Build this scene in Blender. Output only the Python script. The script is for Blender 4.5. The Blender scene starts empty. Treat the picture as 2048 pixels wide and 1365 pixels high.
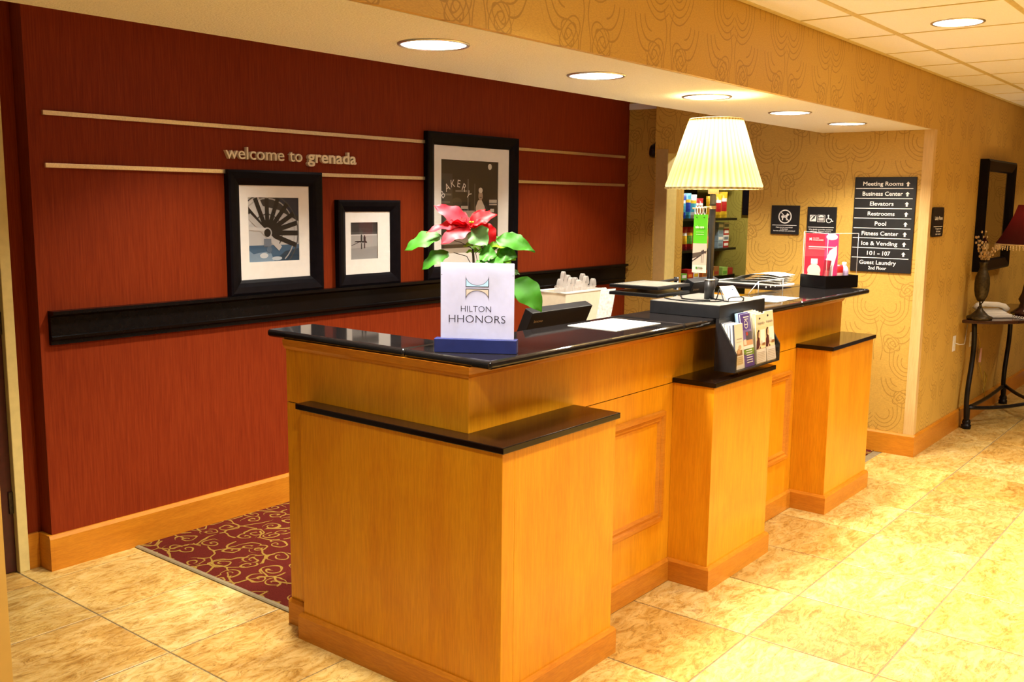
import bpy, bmesh, math, random
from mathutils import Vector, Matrix
random.seed(7)
sc = bpy.context.scene
col = sc.collection
PI = math.pi

# ------------------------------------------------------------------ camera
CAMZ = 1.7153
yaw, pitch, roll, fpx = 0.9001, 0.1451, 0.0113, 1936.27
F = Vector((math.sin(yaw)*math.cos(pitch), math.cos(yaw)*math.cos(pitch), -math.sin(pitch)))
R0 = Vector((math.cos(yaw), -math.sin(yaw), 0)); U0 = R0.cross(F)
RR = R0*math.cos(roll) + U0*math.sin(roll); UU = -R0*math.sin(roll) + U0*math.cos(roll)
cd = bpy.data.cameras.new('camera'); cam = bpy.data.objects.new('camera', cd); col.objects.link(cam)
cd.sensor_width = 36.0; cd.lens = fpx/2048*36.0; cd.clip_start = .02
cam.matrix_world = Matrix(((RR.x, UU.x, -F.x, 0), (RR.y, UU.y, -F.y, 0), (RR.z, UU.z, -F.z, CAMZ), (0, 0, 0, 1)))
sc.camera = cam
# ------------------------------------------------------------------ world, exposure
w = bpy.data.worlds.new('world'); sc.world = w; w.use_nodes = True
w.node_tree.nodes['Background'].inputs[0].default_value = (1.0, .82, .58, 1)
w.node_tree.nodes['Background'].inputs[1].default_value = .07
sc.view_settings.view_transform = 'Standard'; sc.view_settings.look = 'None'
sc.view_settings.gamma = 1.0; sc.view_settings.use_curve_mapping = False
sc.view_settings.exposure = 0.86
SOFFIT_W, HALL_W, LAMP_W = 16.0, 10.0, 4.4
LOBBY_W, BACK_W = 50.0, 13.0
LIGHTCOL = (1.0, .935, .80)

# ------------------------------------------------------------------ dimensions (metres)
YW = 4.298      # red wall
YS = 1.866      # soffit face and hall wall
YK = 2.615      # back edge of soffit
XC = 6.772      # gold wall with the directory
ZS, ZC = 2.2018, 2.542
ZL, TL = .941, .0226     # pillar ledge top
ZT, TT = 1.1984, .030    # counter top

# ------------------------------------------------------------------ node helpers
class Ex:
    """tiny expression wrapper that grows Math nodes"""
    def __init__(s, nt, v): s.nt = nt; s.v = v
    def op(s, o, b=None, c=None):
        n = s.nt.nodes.new('ShaderNodeMath'); n.operation = o
        for i, a in enumerate((s, b, c)):
            if a is None: continue
            a = a.v if isinstance(a, Ex) else a
            if isinstance(a, (int, float)): n.inputs[i].default_value = a
            else: s.nt.links.new(a, n.inputs[i])
        return Ex(s.nt, n.outputs[0])
    def __add__(s, b): return s.op('ADD', b)
    def __sub__(s, b): return s.op('SUBTRACT', b)
    def __mul__(s, b): return s.op('MULTIPLY', b)
    def __truediv__(s, b): return s.op('DIVIDE', b)
    def abs(s): return s.op('ABSOLUTE')
    def fract(s): return s.op('FRACT')
    def sqrt(s): return s.op('SQRT')
    def cos(s): return s.op('COSINE')
    def lt(s, b): return s.op('LESS_THAN', b)
    def gt(s, b): return s.op('GREATER_THAN', b)
    def max(s, b): return s.op('MAXIMUM', b)
    def atan2(s, b): return s.op('ARCTAN2', b)

def new_mat(name):
    m = bpy.data.materials.new(name); m.use_nodes = True
    nt = m.node_tree; b = nt.nodes['Principled BSDF']
    return m, nt, b
def setp(b, **k):
    names = dict(rough='Roughness', metal='Metallic', spec='Specular IOR Level', trans='Transmission Weight', ior='IOR', coat='Coat Weight',
                 coatr='Coat Roughness', alpha='Alpha', emis='Emission Strength', sheen='Sheen Weight')
    for a, v in k.items(): b.inputs[names[a]].default_value = v
def c4(c): return (c[0], c[1], c[2], 1.0)
def srgb(r, g, b):
    f = lambda v: (v/255/12.92) if v/255 <= .04045 else ((v/255+.055)/1.055)**2.4
    return (f(r), f(g), f(b))
def plain(name, c, rough=.5, noise=.08, scale=30., **k):
    m, nt, b = new_mat(name)
    tc = nt.nodes.new('ShaderNodeTexCoord'); nz = nt.nodes.new('ShaderNodeTexNoise'); nz.inputs['Scale'].default_value = scale
    nt.links.new(tc.outputs['Object'], nz.inputs['Vector'])
    rp = nt.nodes.new('ShaderNodeValToRGB')
    rp.color_ramp.elements[0].position = .3; rp.color_ramp.elements[1].position = .7
    rp.color_ramp.elements[0].color = c4([v*(1-noise) for v in c]); rp.color_ramp.elements[1].color = c4([min(1, v*(1+noise)) for v in c])
    nt.links.new(nz.outputs['Fac'], rp.inputs[0]); nt.links.new(rp.outputs[0], b.inputs['Base Color'])
    setp(b, rough=rough, **k)
    return m
def ramp(nt, fac, stops):
    rp = nt.nodes.new('ShaderNodeValToRGB'); cr = rp.color_ramp
    while len(cr.elements) < len(stops): cr.elements.new(.5)
    for e, (p, c) in zip(cr.elements, stops): e.position = p; e.color = c4(c)
    nt.links.new(fac, rp.inputs[0]); return rp.outputs[0]
def noise(nt, vec, scale, detail=4, rough=.5, dist=0., mapping=None):
    n = nt.nodes.new('ShaderNodeTexNoise'); n.inputs['Scale'].default_value = scale
    n.inputs['Detail'].default_value = detail; n.inputs['Roughness'].default_value = rough; n.inputs['Distortion'].default_value = dist
    if mapping:
        mp = nt.nodes.new('ShaderNodeMapping'); mp.inputs['Scale'].default_value = mapping; nt.links.new(vec, mp.inputs[0]); vec = mp.outputs[0]
    nt.links.new(vec, n.inputs['Vector']); return n.outputs['Fac']
def bump(nt, b, h, strength, dist):
    bp = nt.nodes.new('ShaderNodeBump'); bp.inputs['Strength'].default_value = strength; bp.inputs['Distance'].default_value = dist
    nt.links.new(h, bp.inputs['Height']); nt.links.new(bp.outputs[0], b.inputs['Normal'])
def mixc(nt, fac, a, b_, mode='MIX'):
    n = nt.nodes.new('ShaderNodeMix'); n.data_type = 'RGBA'; n.blend_type = mode
    for sock, v in ((n.inputs[0], fac), (n.inputs[6], a), (n.inputs[7], b_)):
        if isinstance(v, (int, float)): sock.default_value = v
        elif isinstance(v, tuple): sock.default_value = c4(v)
        else: nt.links.new(v, sock)
    return n.outputs[2]
def position(nt): return nt.nodes.new('ShaderNodeNewGeometry').outputs['Position']

# ------------------------------------------------------------------ materials
def mat_wallpaper(name, base, line):
    m, nt, b = new_mat(name)
    pos = position(nt); sx = nt.nodes.new('ShaderNodeSeparateXYZ'); nt.links.new(pos, sx.inputs[0])
    X, Y, Z = [Ex(nt, sx.outputs[i]) for i in range(3)]
    W, H, hw = .54, .74, .0028
    tot = None
    def ring(s, t, cx, cy, r0, r1, st, cond):
        nonlocal tot
        dx, dy = s - cx, t - cy
        r = (dx*dx + dy*dy).sqrt()
        d = (((r - r0)/st).fract() - .5).abs()*st
        k = d.lt(hw)*r.gt(r0)*r.lt(r1)
        for q in cond(dx, dy, r): k = k*q
        tot = k if tot is None else tot.max(k)
    def spiral(s, t, cx, cy, rm, st, sg):
        nonlocal tot
        dx, dy = s - cx, t - cy
        r = (dx*dx + dy*dy).sqrt()
        d = ((r/st + dy.atan2(dx)*(sg/(2*PI))).fract() - .5).abs()*st
        k = d.lt(hw)*r.lt(rm)*r.gt(.008)
        tot = tot.max(k)
    for o in (0., .5):
        s = (((X + Y)/W + o).fract() - .5).abs()*W
        t = ((Z/H + (o + .13)).fract() - .5)*H
        s_, t_ = s, t
        s = s_ + (t_*15. + 1.1).op('SINE')*.016 + (t_*31.).op('SINE')*.005
        t = t_ + (s_*17. + .6).op('SINE')*.022
        ring(s, t, .075, .03, .035, .140, .028, lambda dx, dy, r: [dy.lt(dx*.4), s_.gt(.004), s_.lt(.2)])
        ring(s, t, .165, .27, .06, .17, .032, lambda dx, dy, r: [dx.lt(-.03), dy.lt(.0)])
        spiral(s, t, .175, .115, .058, .022, 1.)
        spiral(s, t, .085, -.235, .064, .026, -1.)
        k = (s - ((t*19.).cos() + 1.)*.022).abs().lt(hw)*t.lt(-.06)
        tot = tot.max(k)
    weave = noise(nt, pos, 90, 2, .5, 0, (1, 1, 3))
    bc = ramp(nt, weave, [(.3, tuple(v*.9 for v in base)), (.7, tuple(v*1.08 for v in base))])
    nt.links.new(mixc(nt, (tot*.55).v, bc, line), b.inputs['Base Color'])
    setp(b, rough=.55)
    return m
def mat_redwall():
    m, nt, b = new_mat('red_strie_vinyl'); pos = position(nt)
    f = noise(nt, pos, 26, 5, .65, 0, (7, 7, .22))
    c = ramp(nt, f, [(.28, (.160, .016, .0025)), (.52, (.215, .027, .004)), (.75, (.265, .040, .007))])
    nt.links.new(c, b.inputs['Base Color']); setp(b, rough=.6, spec=.12); bump(nt, b, f, .08, .002)
    return m
def mat_wood(name, a, b_, c_, rough=.28, scale=1.0, axis='z'):
    m, nt, b = new_mat(name); pos = position(nt)
    mp = {'z': (5, 5, .55), 'h': (.7, .7, 9)}[axis]
    f1 = noise(nt, pos, 2.2*scale, 5, .6, .8, mp)
    f2 = noise(nt, pos, 1.6*scale, 3, .5, 1.5)
    f3 = noise(nt, pos, 34*scale, 3, .6, .2, (mp[0], mp[1], mp[2]*.6))
    col1 = ramp(nt, f1, [(.25, b_), (.5, a), (.78, c_)])
    col2 = mixc(nt, .35, col1, ramp(nt, f2, [(.35, b_), (.65, c_)]))
    col3 = mixc(nt, .16, col2, ramp(nt, f3, [(.4, tuple(v*.5 for v in b_)), (.6, c_)]))
    nt.links.new(col3, b.inputs['Base Color']); setp(b, rough=rough, spec=.32, coat=.06, coatr=.15)
    return m
def mat_tile():
    m, nt, b = new_mat('travertine_tile'); pos = position(nt)
    oi = nt.nodes.new('ShaderNodeObjectInfo'); rnd = oi.outputs['Random']
    add = nt.nodes.new('ShaderNodeVectorMath'); add.operation = 'MULTIPLY_ADD'
    comb = nt.nodes.new('ShaderNodeCombineXYZ')
    for i in range(3): nt.links.new(rnd, comb.inputs[i])
    nt.links.new(comb.outputs[0], add.inputs[0]); add.inputs[1].default_value = (37, 53, 11); nt.links.new(pos, add.inputs[2])
    v = add.outputs[0]
    f1 = noise(nt, v, 3.4, 9, .64, 1.8, (.8, 1.35, 1))
    f2 = noise(nt, v, 11., 8, .74, 2.6, (.7, 1.5, 1))
    f3 = noise(nt, v, 1.3, 3, .5, .4)
    f4 = Ex(nt, noise(nt, v, 4.6, 7, .68, 3.0, (.6, 1.7, 1)))
    crack = (f4 - .5).abs().lt(.010)
    base = ramp(nt, f1, [(.30, (.36, .20, .042)), (.43, (.58, .375, .105)), (.53, (.72, .53, .195)), (.66, (.86, .72, .40))])
    vein = ramp(nt, f2, [(.37, (.26, .13, .030)), (.46, (.62, .43, .140)), (.58, (.84, .70, .38))])
    c = mixc(nt, .48, base, vein)
    c = mixc(nt, (crack*Ex(nt, f2).lt(.52)*.55).v, c, (.20, .10, .025))
    tint = ramp(nt, rnd, [(0., (.92, .68, .34)), (.22, (.70, .60, .42)), (.4, (1.12, 1.08, 1.0)), (.62, (1.02, .88, .60)), (.8, (1.15, 1.12, 1.05)), (1., (.90, .66, .34))])
    c = mixc(nt, .8, c, tint, 'MULTIPLY')
    grey = ramp(nt, f3, [(.38, (.80, .78, .76)), (.6, (1.05, 1.03, 1.0))])
    c = mixc(nt, .6, c, grey, 'MULTIPLY')
    c = mixc(nt, 1., c, (.78, .74, .64), 'MULTIPLY')
    nt.links.new(c, b.inputs['Base Color']); setp(b, rough=.32, spec=.35)
    bump(nt, b, f2, .06, .002)
    return m
def mat_carpet():
    m, nt, b = new_mat('carpet_scroll'); pos = position(nt)
    sx = nt.nodes.new('ShaderNodeSeparateXYZ'); nt.links.new(pos, sx.inputs[0])
    cb = nt.nodes.new('ShaderNodeCombineXYZ'); nt.links.new(sx.outputs[0], cb.inputs[0]); nt.links.new(sx.outputs[1], cb.inputs[1])
    sc_ = 7.5
    wn = nt.nodes.new('ShaderNodeTexNoise'); wn.inputs['Scale'].default_value = 9.; wn.inputs['Detail'].default_value = 1.; nt.links.new(pos, wn.inputs['Vector'])
    wv = nt.nodes.new('ShaderNodeVectorMath'); wv.operation = 'MULTIPLY_ADD'; wv.inputs[1].default_value = (.075, .075, 0)
    nt.links.new(wn.outputs['Color'], wv.inputs[0]); nt.links.new(cb.outputs[0], wv.inputs[2])
    cb = wv
    vo = nt.nodes.new('ShaderNodeTexVoronoi'); vo.voronoi_dimensions = '2D'; vo.inputs['Scale'].default_value = sc_; vo.inputs['Randomness'].default_value = .75
    nt.links.new(cb.outputs[0], vo.inputs['Vector'])
    df = nt.nodes.new('ShaderNodeVectorMath'); df.operation = 'SUBTRACT'
    nt.links.new(cb.outputs[0], df.inputs[0]); nt.links.new(vo.outputs['Position'], df.inputs[1])
    s2 = nt.nodes.new('ShaderNodeSeparateXYZ'); nt.links.new(df.outputs[0], s2.inputs[0])
    dx, dy = Ex(nt, s2.outputs[0]), Ex(nt, s2.outputs[1])
    sc3 = nt.nodes.new('ShaderNodeSeparateColor'); nt.links.new(vo.outputs['Color'], sc3.inputs[0])
    rn = Ex(nt, sc3.outputs[0]); sg = rn.gt(.5)*2. - 1.
    r = (dx*dx + dy*dy).sqrt()
    st = .036
    d = ((r/st + dy.atan2(dx)*sg*(1/(2*PI)) + rn).fract() - .5).abs()*st
    k1 = d.lt(.0046)*r.lt(.058)*r.gt(.006)
    ve = nt.nodes.new('ShaderNodeTexVoronoi'); ve.voronoi_dimensions = '2D'; ve.feature = 'DISTANCE_TO_EDGE'
    ve.inputs['Scale'].default_value = sc_*.8; nt.links.new(cb.outputs[0], ve.inputs['Vector'])
    nz = Ex(nt, noise(nt, pos, 9, 2))
    k2 = Ex(nt, ve.outputs['Distance']).lt(.030)*nz.gt(.44)
    k = k1.max(k2)
    fz = noise(nt, pos, 420, 2)
    base = ramp(nt, fz, [(.3, (.060, .006, .004)), (.7, (.125, .015, .008))])
    gold = ramp(nt, fz, [(.3, (.20, .115, .018)), (.7, (.34, .205, .04))])
    nt.links.new(mixc(nt, k.v, base, gold), b.inputs['Base Color']); setp(b, rough=.95, spec=.1); bump(nt, b, fz, .5, .004)
    return m
def mat_plaster(name, c, strength=.5, scale=160):
    m, nt, b = new_mat(name); pos = position(nt)
    f = noise(nt, pos, scale, 4, .6)
    nt.links.new(ramp(nt, f, [(.3, tuple(v*.93 for v in c)), (.7, tuple(min(1, v*1.05) for v in c))]), b.inputs['Base Color'])
    setp(b, rough=.85, spec=.2); bump(nt, b, f, strength, .006); return m
def mat_stone(name, c, rough=.07, spec=.4):
    m, nt, b = new_mat(name); pos = position(nt)
    f = noise(nt, pos, 210, 3, .7)
    nt.links.new(ramp(nt, f, [(.35, tuple(v*.6 for v in c)), (.62, c), (.8, tuple(v*2.4 for v in c))]), b.inputs['Base Color'])
    setp(b, rough=rough, spec=spec); return m
def mat_emit(name, c, s):
    m, nt, b = new_mat(name); b.inputs['Base Color'].default_value = c4(c)
    b.inputs['Emission Color'].default_value = c4(c); setp(b, emis=s); return m
def mat_print():
    m, nt, b = new_mat('printed_ink')
    a = nt.nodes.new('ShaderNodeVertexColor'); a.layer_name = 'Col'
    nt.links.new(a.outputs['Color'], b.inputs['Base Color']); setp(b, rough=.38); return m
def mat_glass(name, tint=(1, 1, 1), rough=.0, thin=.12):
    """thin clear sheet: transparent with a fresnel gloss"""
    m, nt, b = new_mat(name)
    tr = nt.nodes.new('ShaderNodeBsdfTransparent'); tr.inputs[0].default_value = c4(tint)
    gl = nt.nodes.new('ShaderNodeBsdfGlossy'); gl.inputs['Roughness'].default_value = rough
    fr = nt.nodes.new('ShaderNodeLayerWeight'); fr.inputs[0].default_value = .5
    fe = Ex(nt, fr.outputs['Facing']); fe = fe*fe*fe*.45 + .03
    mx = nt.nodes.new('ShaderNodeMixShader'); nt.links.new(fe.v, mx.inputs[0])
    nt.links.new(tr.outputs[0], mx.inputs[1]); nt.links.new(gl.outputs[0], mx.inputs[2])
    nt.links.new(mx.outputs[0], nt.nodes['Material Output'].inputs[0]); return m
def mat_translucent(name, c, fac, tfac=0., rough=.5):
    """diffuse + translucent (+ some see-through) cloth or frosted plastic"""
    m, nt, b = new_mat(name)
    tc = nt.nodes.new('ShaderNodeTexCoord'); f = noise(nt, tc.outputs['Object'], 40, 3)
    cc = ramp(nt, f, [(.3, tuple(v*.94 for v in c)), (.7, c)])
    di = nt.nodes.new('ShaderNodeBsdfDiffuse'); tl = nt.nodes.new('ShaderNodeBsdfTranslucent')
    nt.links.new(cc, di.inputs[0]); nt.links.new(cc, tl.inputs[0])
    mx = nt.nodes.new('ShaderNodeMixShader'); mx.inputs[0].default_value = fac
    nt.links.new(di.outputs[0], mx.inputs[1]); nt.links.new(tl.outputs[0], mx.inputs[2])
    out = mx.outputs[0]
    gl = nt.nodes.new('ShaderNodeBsdfGlossy'); gl.inputs['Roughness'].default_value = rough
    m3 = nt.nodes.new('ShaderNodeMixShader'); m3.inputs[0].default_value = .02
    nt.links.new(out, m3.inputs[1]); nt.links.new(gl.outputs[0], m3.inputs[2]); out = m3.outputs[0]
    if tfac:
        tr = nt.nodes.new('ShaderNodeBsdfTransparent'); m2 = nt.nodes.new('ShaderNodeMixShader'); m2.inputs[0].default_value = tfac
        nt.links.new(out, m2.inputs[1]); nt.links.new(tr.outputs[0], m2.inputs[2]); out = m2.outputs[0]
    nt.links.new(out, nt.nodes['Material Output'].inputs[0]); return m

M = {}
M['paper_gold'] = mat_wallpaper('gold_scroll_wallpaper', (.57, .345, .062), (.26, .135, .016))
M['red'] = mat_redwall()
M['maple'] = mat_wood('honey_maple', (.70, .285, .007), (.60, .205, .005), (.78, .36, .012))
M['maple_h'] = mat_wood('honey_maple_rail', (.55, .195, .012), (.45, .135, .007), (.64, .26, .018), .34, 1.0, 'h')
M['trim'] = mat_wood('pale_maple_trim', (.66, .44, .17), (.60, .38, .13), (.72, .50, .22), .35)
M['tile'] = mat_tile()
M['grout'] = plain('grout', (.20, .145, .07), .95, .15, 60)
M['carpet'] = mat_carpet()
M['soffit'] = mat_plaster('popcorn_plaster', (.84, .80, .70), .9, 150)
M['ceil_tile'] = mat_plaster('acoustic_tile', (.88, .88, .92), .25, 260)
M['grid'] = plain('ceiling_grid_paint', (.66, .55, .26), .4)
M['granite'] = mat_stone('black_granite', (.012, .010, .010), .06)
M['ledge'] = mat_stone('dark_ledge_stone', (.010, .004, .002), .10, .25)
M['black_lacquer'] = plain('black_lacquer', (.005, .004, .004), .25, .2, spec=.15)
M['frame_black'] = plain('black_frame_wood', (.005, .004, .006), .32, .2, spec=.08)
M['brass'] = plain('brushed_brass', (.86, .70, .42), .36, .1, 200, metal=.85)
M['steel'] = plain('brushed_steel', (.72, .68, .60), .3, .1, 200, metal=1.)
M['letter'] = plain('satin_gold_letter', (.88, .78, .55), .45, .06, 80, metal=.2)
M['black_plastic'] = plain('black_plastic', (.006, .006, .007), .38, .15, spec=.25)
M['grey_plastic'] = plain('charcoal_laminate', (.012, .012, .014), .42, .2, spec=.3)
M['grey_top'] = plain('grey_laminate', (.11, .10, .085), .5, .15)
M['screen'] = plain('dull_screen', (.22, .21, .175), .25, .1)
M['white'] = plain('white_paper', (.84, .83, .78), .6, .03)
M['mat_board'] = plain('mat_board', (.93, .92, .89), .7, .02)
M['slip_paper'] = plain('receipt_paper', (.60, .58, .54), .7, .25, 70)
M['casing'] = plain('tan_casing', (.40, .255, .09), .5, .05)
M['white_plastic'] = plain('white_plastic', (.78, .77, .74), .3, .03)
M['cream_plastic'] = mat_translucent('milky_plastic', (.88, .80, .64), .35)
M['sign_black'] = plain('sign_black', (.008, .008, .009), .42, .15)
M['sign_white'] = plain('sign_white', (.88, .86, .84), .5, .03)
M['print'] = mat_print()
M['glass'] = mat_glass('clear_acrylic')
M['mirror'] = plain('mirror_glass', (.85, .82, .76), .01, .0, 5, metal=1.)
M['frost'] = mat_translucent('frosted_sign_panel', (.70, .72, .93), .40, .06, .2)
M['navy'] = plain('navy_plastic', (.018, .026, .13), .3, .1)
M['ink'] = plain('dark_ink', (.015, .012, .02), .4, .1)
M['sky_ink'] = plain('pale_blue_ink', (.38, .60, .86), .4, .03)
M['taupe_ink'] = plain('taupe_ink', (.56, .48, .42), .4, .03)
M['shade'] = mat_translucent('pleated_ivory_shade', (.66, .54, .28), .38)
def pleat(m, n):
    nt = m.node_tree; tc = nt.nodes.new('ShaderNodeTexCoord'); sx = nt.nodes.new('ShaderNodeSeparateXYZ'); nt.links.new(tc.outputs['Object'], sx.inputs[0])
    an = Ex(nt, sx.outputs[1]).atan2(Ex(nt, sx.outputs[0]))
    k = ((an*(n/(2*PI))).fract() - .5).abs()*2.                # pleat shading painted as darker stripes, along with the doubled cloth
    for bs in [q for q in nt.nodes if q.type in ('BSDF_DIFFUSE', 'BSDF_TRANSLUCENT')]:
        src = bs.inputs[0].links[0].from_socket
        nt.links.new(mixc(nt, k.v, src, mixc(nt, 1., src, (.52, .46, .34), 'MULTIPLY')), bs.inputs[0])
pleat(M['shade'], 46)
M['bulb'] = mat_emit('warm_bulb', (1, .85, .6), 14)
M['down'] = mat_emit('downlight_lens', (1, .96, .92), 9)
M['lamp_metal'] = plain('bronze_grey_metal', (.055, .055, .058), .32, .1, 40, metal=.6)
M['leaf'] = mat_translucent('green_leaf', (.035, .165, .008), .3)
M['leaf_light'] = mat_translucent('light_green_leaf', (.15, .36, .010), .35)
M['leaf_pale'] = mat_translucent('sage_leaf', (.085, .19, .055), .3)
M['bract'] = mat_translucent('red_bract', (.40, .002, .005), .32)
M['bract_lit'] = mat_translucent('lit_red_bract', (.52, .018, .032), .32)  # left-hand bracts: the light on them is painted in as a pinker red
M['stem'] = plain('brown_stem', (.05, .035, .015), .6)
M['bag'] = mat_translucent('clear_bag_film', (.66, .61, .57), .5, .38, .2)
M['ivory'] = plain('ivory_paint', (.72, .58, .22), .45, .05)
M['near_paint'] = plain('amber_wall_paint', (.66, .40, .085), .6, .05, 8)
M['burgundy'] = plain('burgundy_door', (.05, .008, .006), .35, .2)
M['olive'] = mat_wallpaper('olive_scroll_wallpaper', (.36, .30, .05), (.20, .155, .022))
M['darkwood'] = mat_wood('dark_walnut', (.045, .016, .008), (.025, .009, .005), (.075, .028, .014), .15)
M['iron'] = plain('black_iron', (.012, .011, .014), .35, .2, metal=.6)
M['bronze'] = plain('dark_bronze', (.045, .032, .014), .4, .5, 60, metal=.5)
M['red_shade'] = mat_translucent('oxblood_silk_shade', (.055, .003, .003), .25)
M['bead'] = plain('amber_bead', (.72, .52, .26), .15, .2)
M['yellow_cord'] = plain('yellow_cord', (.55, .36, .04), .5)
M['edge_strip'] = plain('carpet_edge_strip', (.24, .19, .10), .5, .1)
M['pink'] = plain('pink_paper', (.80, .48, .52), .6)
M['bud'] = plain('dried_bud', (.45, .30, .14), .8, .3)

# ------------------------------------------------------------------ mesh helpers
FR = {}     # thing -> (location, rotation about z)
class MB:
    def __init__(s): s.v = []; s.f = []; s.c = []; s.sm = []
    def add(s, vs, fs, color=None, smooth=False):
        o = len(s.v); s.v += [Vector(p) for p in vs]
        for f in fs: s.f.append([i+o for i in f]); s.c.append(color); s.sm.append(smooth)
        return s
    def box(s, x0, x1, y0, y1, z0, z1, color=None):
        return s.add([(x, y, z) for z in (z0, z1) for y in (y0, y1) for x in (x0, x1)],
                     [(0, 2, 3, 1), (4, 5, 7, 6), (0, 1, 5, 4), (2, 6, 7, 3), (0, 4, 6, 2), (1, 3, 7, 5)], color)
    def obox(s, P, u0, u1, v0, v1, w0, w1, color=None):
        return s.add([P(u, v, w_) for w_ in (w0, w1) for v in (v0, v1) for u in (u0, u1)],
                     [(0, 2, 3, 1), (4, 5, 7, 6), (0, 1, 5, 4), (2, 6, 7, 3), (0, 4, 6, 2), (1, 3, 7, 5)], color)
    def prism(s, pts, d, color=None):
        """closed polygon (3d points) pushed along d"""
        n = len(pts); d = Vector(d); a = [Vector(p) for p in pts]
        return s.add(a + [p + d for p in a], [list(range(n))[::-1], list(range(n, 2*n))] + [(i, (i+1) % n, n+(i+1) % n, n+i) for i in range(n)], color)
    def face(s, pts, color=None): return s.add(pts, [list(range(len(pts)))], color)
    def lathe(s, prof, seg=24, c=(0, 0, 0), smooth=True, wob=None, color=None, cap=False):
        c = Vector(c); vs = []; fs = []
        for j, (r, z) in enumerate(prof):
            for i in range(seg):
                a = 2*PI*i/seg; q = r + (wob(i, j) if wob else 0)
                vs.append(c + Vector((q*math.cos(a), q*math.sin(a), z)))
        for j in range(len(prof)-1):
            for i in range(seg):
                k = (i+1) % seg; fs.append((j*seg+i, j*seg+k, (j+1)*seg+k, (j+1)*seg+i))
        if cap: fs.append(list(range(seg))[::-1]); fs.append([(len(prof)-1)*seg+i for i in range(seg)])
        return s.add(vs, fs, color, smooth)
    def tube(s, path, r, seg=8, color=None, closed=False):
        path = [Vector(p) for p in path]; n = len(path); vs = []; fs = []
        rad = r if callable(r) else (lambda t: r)
        up = Vector((0, 0, 1))
        for i, p in enumerate(path):
            t = (path[min(i+1, n-1)] - path[max(i-1, 0)])
            if closed: t = path[(i+1) % n] - path[i-1]
            t.normalize()
            if i == 0:
                a = t.cross(up)
                if a.length < .2: a = t.cross(Vector((1, 0, 0)))
            else: a = prev - t*prev.dot(t)          # carry the frame along, no twist
            a.normalize(); prev = a; b = a.cross(t)
            q = rad(i/max(1, n-1))
            for k in range(seg):
                an = 2*PI*k/seg; vs.append(p + (a*math.cos(an) + b*math.sin(an))*q)
        for i in range(n if closed else n-1):
            for k in range(seg):
                j = (i+1) % n; k2 = (k+1) % seg; fs.append((i*seg+k, i*seg+k2, j*seg+k2, j*seg+k))
        if not closed: fs.append(list(range(seg))[::-1]); fs.append([(n-1)*seg+k for k in range(seg)])
        return s.add(vs, fs, color, True)
    def ball(s, c, r, seg=8, sx=1, sy=1, sz=1, color=None):
        pr = [(max(1e-4, math.sin(PI*j/6))*r, -math.cos(PI*j/6)*r) for j in range(7)]
        o = len(s.v); s.lathe(pr, seg, (0, 0, 0), True, None, color)
        for i in range(o, len(s.v)): v = s.v[i]; s.v[i] = Vector((v.x*sx+c[0], v.y*sy+c[1], v.z*sz+c[2]))
        return s
    def build(s, name, mat, parent=None, label=None, cat=None, group=None, kind=None, bevel=0, world=True, loc=None, sub=0):
        vs = s.v
        top = parent
        while top is not None and top.parent is not None: top = top.parent
        if parent is not None and world:
            L, rz = FR[top]; Mi = Matrix.Rotation(-rz, 3, 'Z'); vs = [Mi @ (v - L) for v in vs]
        if parent is None:
            if loc is None:
                lo = [min(v[i] for v in vs) for i in range(3)]; hi = [max(v[i] for v in vs) for i in range(3)]
                loc = Vector(((lo[0]+hi[0])/2, (lo[1]+hi[1])/2, lo[2]))
            loc = Vector(loc); vs = [v - loc for v in vs]
        me = bpy.data.meshes.new(name); me.from_pydata([tuple(v) for v in vs], [], s.f)
        if any(c is not None for c in s.c):
            at = me.color_attributes.new('Col', 'FLOAT_COLOR', 'CORNER')
            for p, c in zip(me.polygons, s.c):
                for li in p.loop_indices: at.data[li].color = c4(c or (1, 1, 1))
        me.polygons.foreach_set('use_smooth', s.sm); me.update()
        bm = bmesh.new(); bm.from_mesh(me); bmesh.ops.recalc_face_normals(bm, faces=bm.faces) if all(c is None for c in s.c) else None
        bm.to_mesh(me); bm.free()
        me.materials.append(M[mat])
        o = bpy.data.objects.new(name, me); col.objects.link(o)
        if parent is not None: o.parent = parent
        else: o.location = loc; FR[o] = (loc, 0.)
        if bevel:
            b = o.modifiers.new('bevel', 'BEVEL'); b.width = bevel; b.segments = 4 if bevel > .01 else 2; b.limit_method = 'ANGLE'; b.angle_limit = .7
        if sub:
            q = o.modifiers.new('sub', 'SUBSURF'); q.levels = q.render_levels = sub
        tag(o, label, cat, group, kind)
        return o
def tag(o, label=None, cat=None, group=None, kind=None):
    for k, v in (('label', label), ('category', cat), ('group', group), ('kind', kind)):
        if v: o[k] = v
    return o
def thing(name, label, cat, loc, rz=0., group=None, kind=None):
    o = bpy.data.objects.new(name, None); o.empty_display_size = .05; col.objects.link(o)
    o.location = loc; o.rotation_euler = (0, 0, rz); FR[o] = (Vector(loc), rz)
    return tag(o, label, cat, group, kind)
def copy_thing(src, loc, rz=None, label=None, group=None):
    r = src.copy(); col.objects.link(r); r.location = loc
    if rz is not None: r.rotation_euler = (0, 0, rz)
    if label: r['label'] = label
    if group: r['group'] = group
    for ch in list(src.children):
        c = ch.copy(); col.objects.link(c); c.parent = r
        for g in list(ch.children):
            q = g.copy(); col.objects.link(q); q.parent = c
    return r
def plane(O, ex, n):
    O = Vector(O); ex = Vector(ex).normalized(); n = Vector(n).normalized()
    ez = n.cross(ex)
    if ez.z < 0: ez = -ez
    return lambda u, v, w_=0.: O + ex*u + ez*v + n*w_
def red_plane(x, z, w_=0): return plane((x, YW - w_, z), (1, 0, 0), (0, -1, 0))
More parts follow.
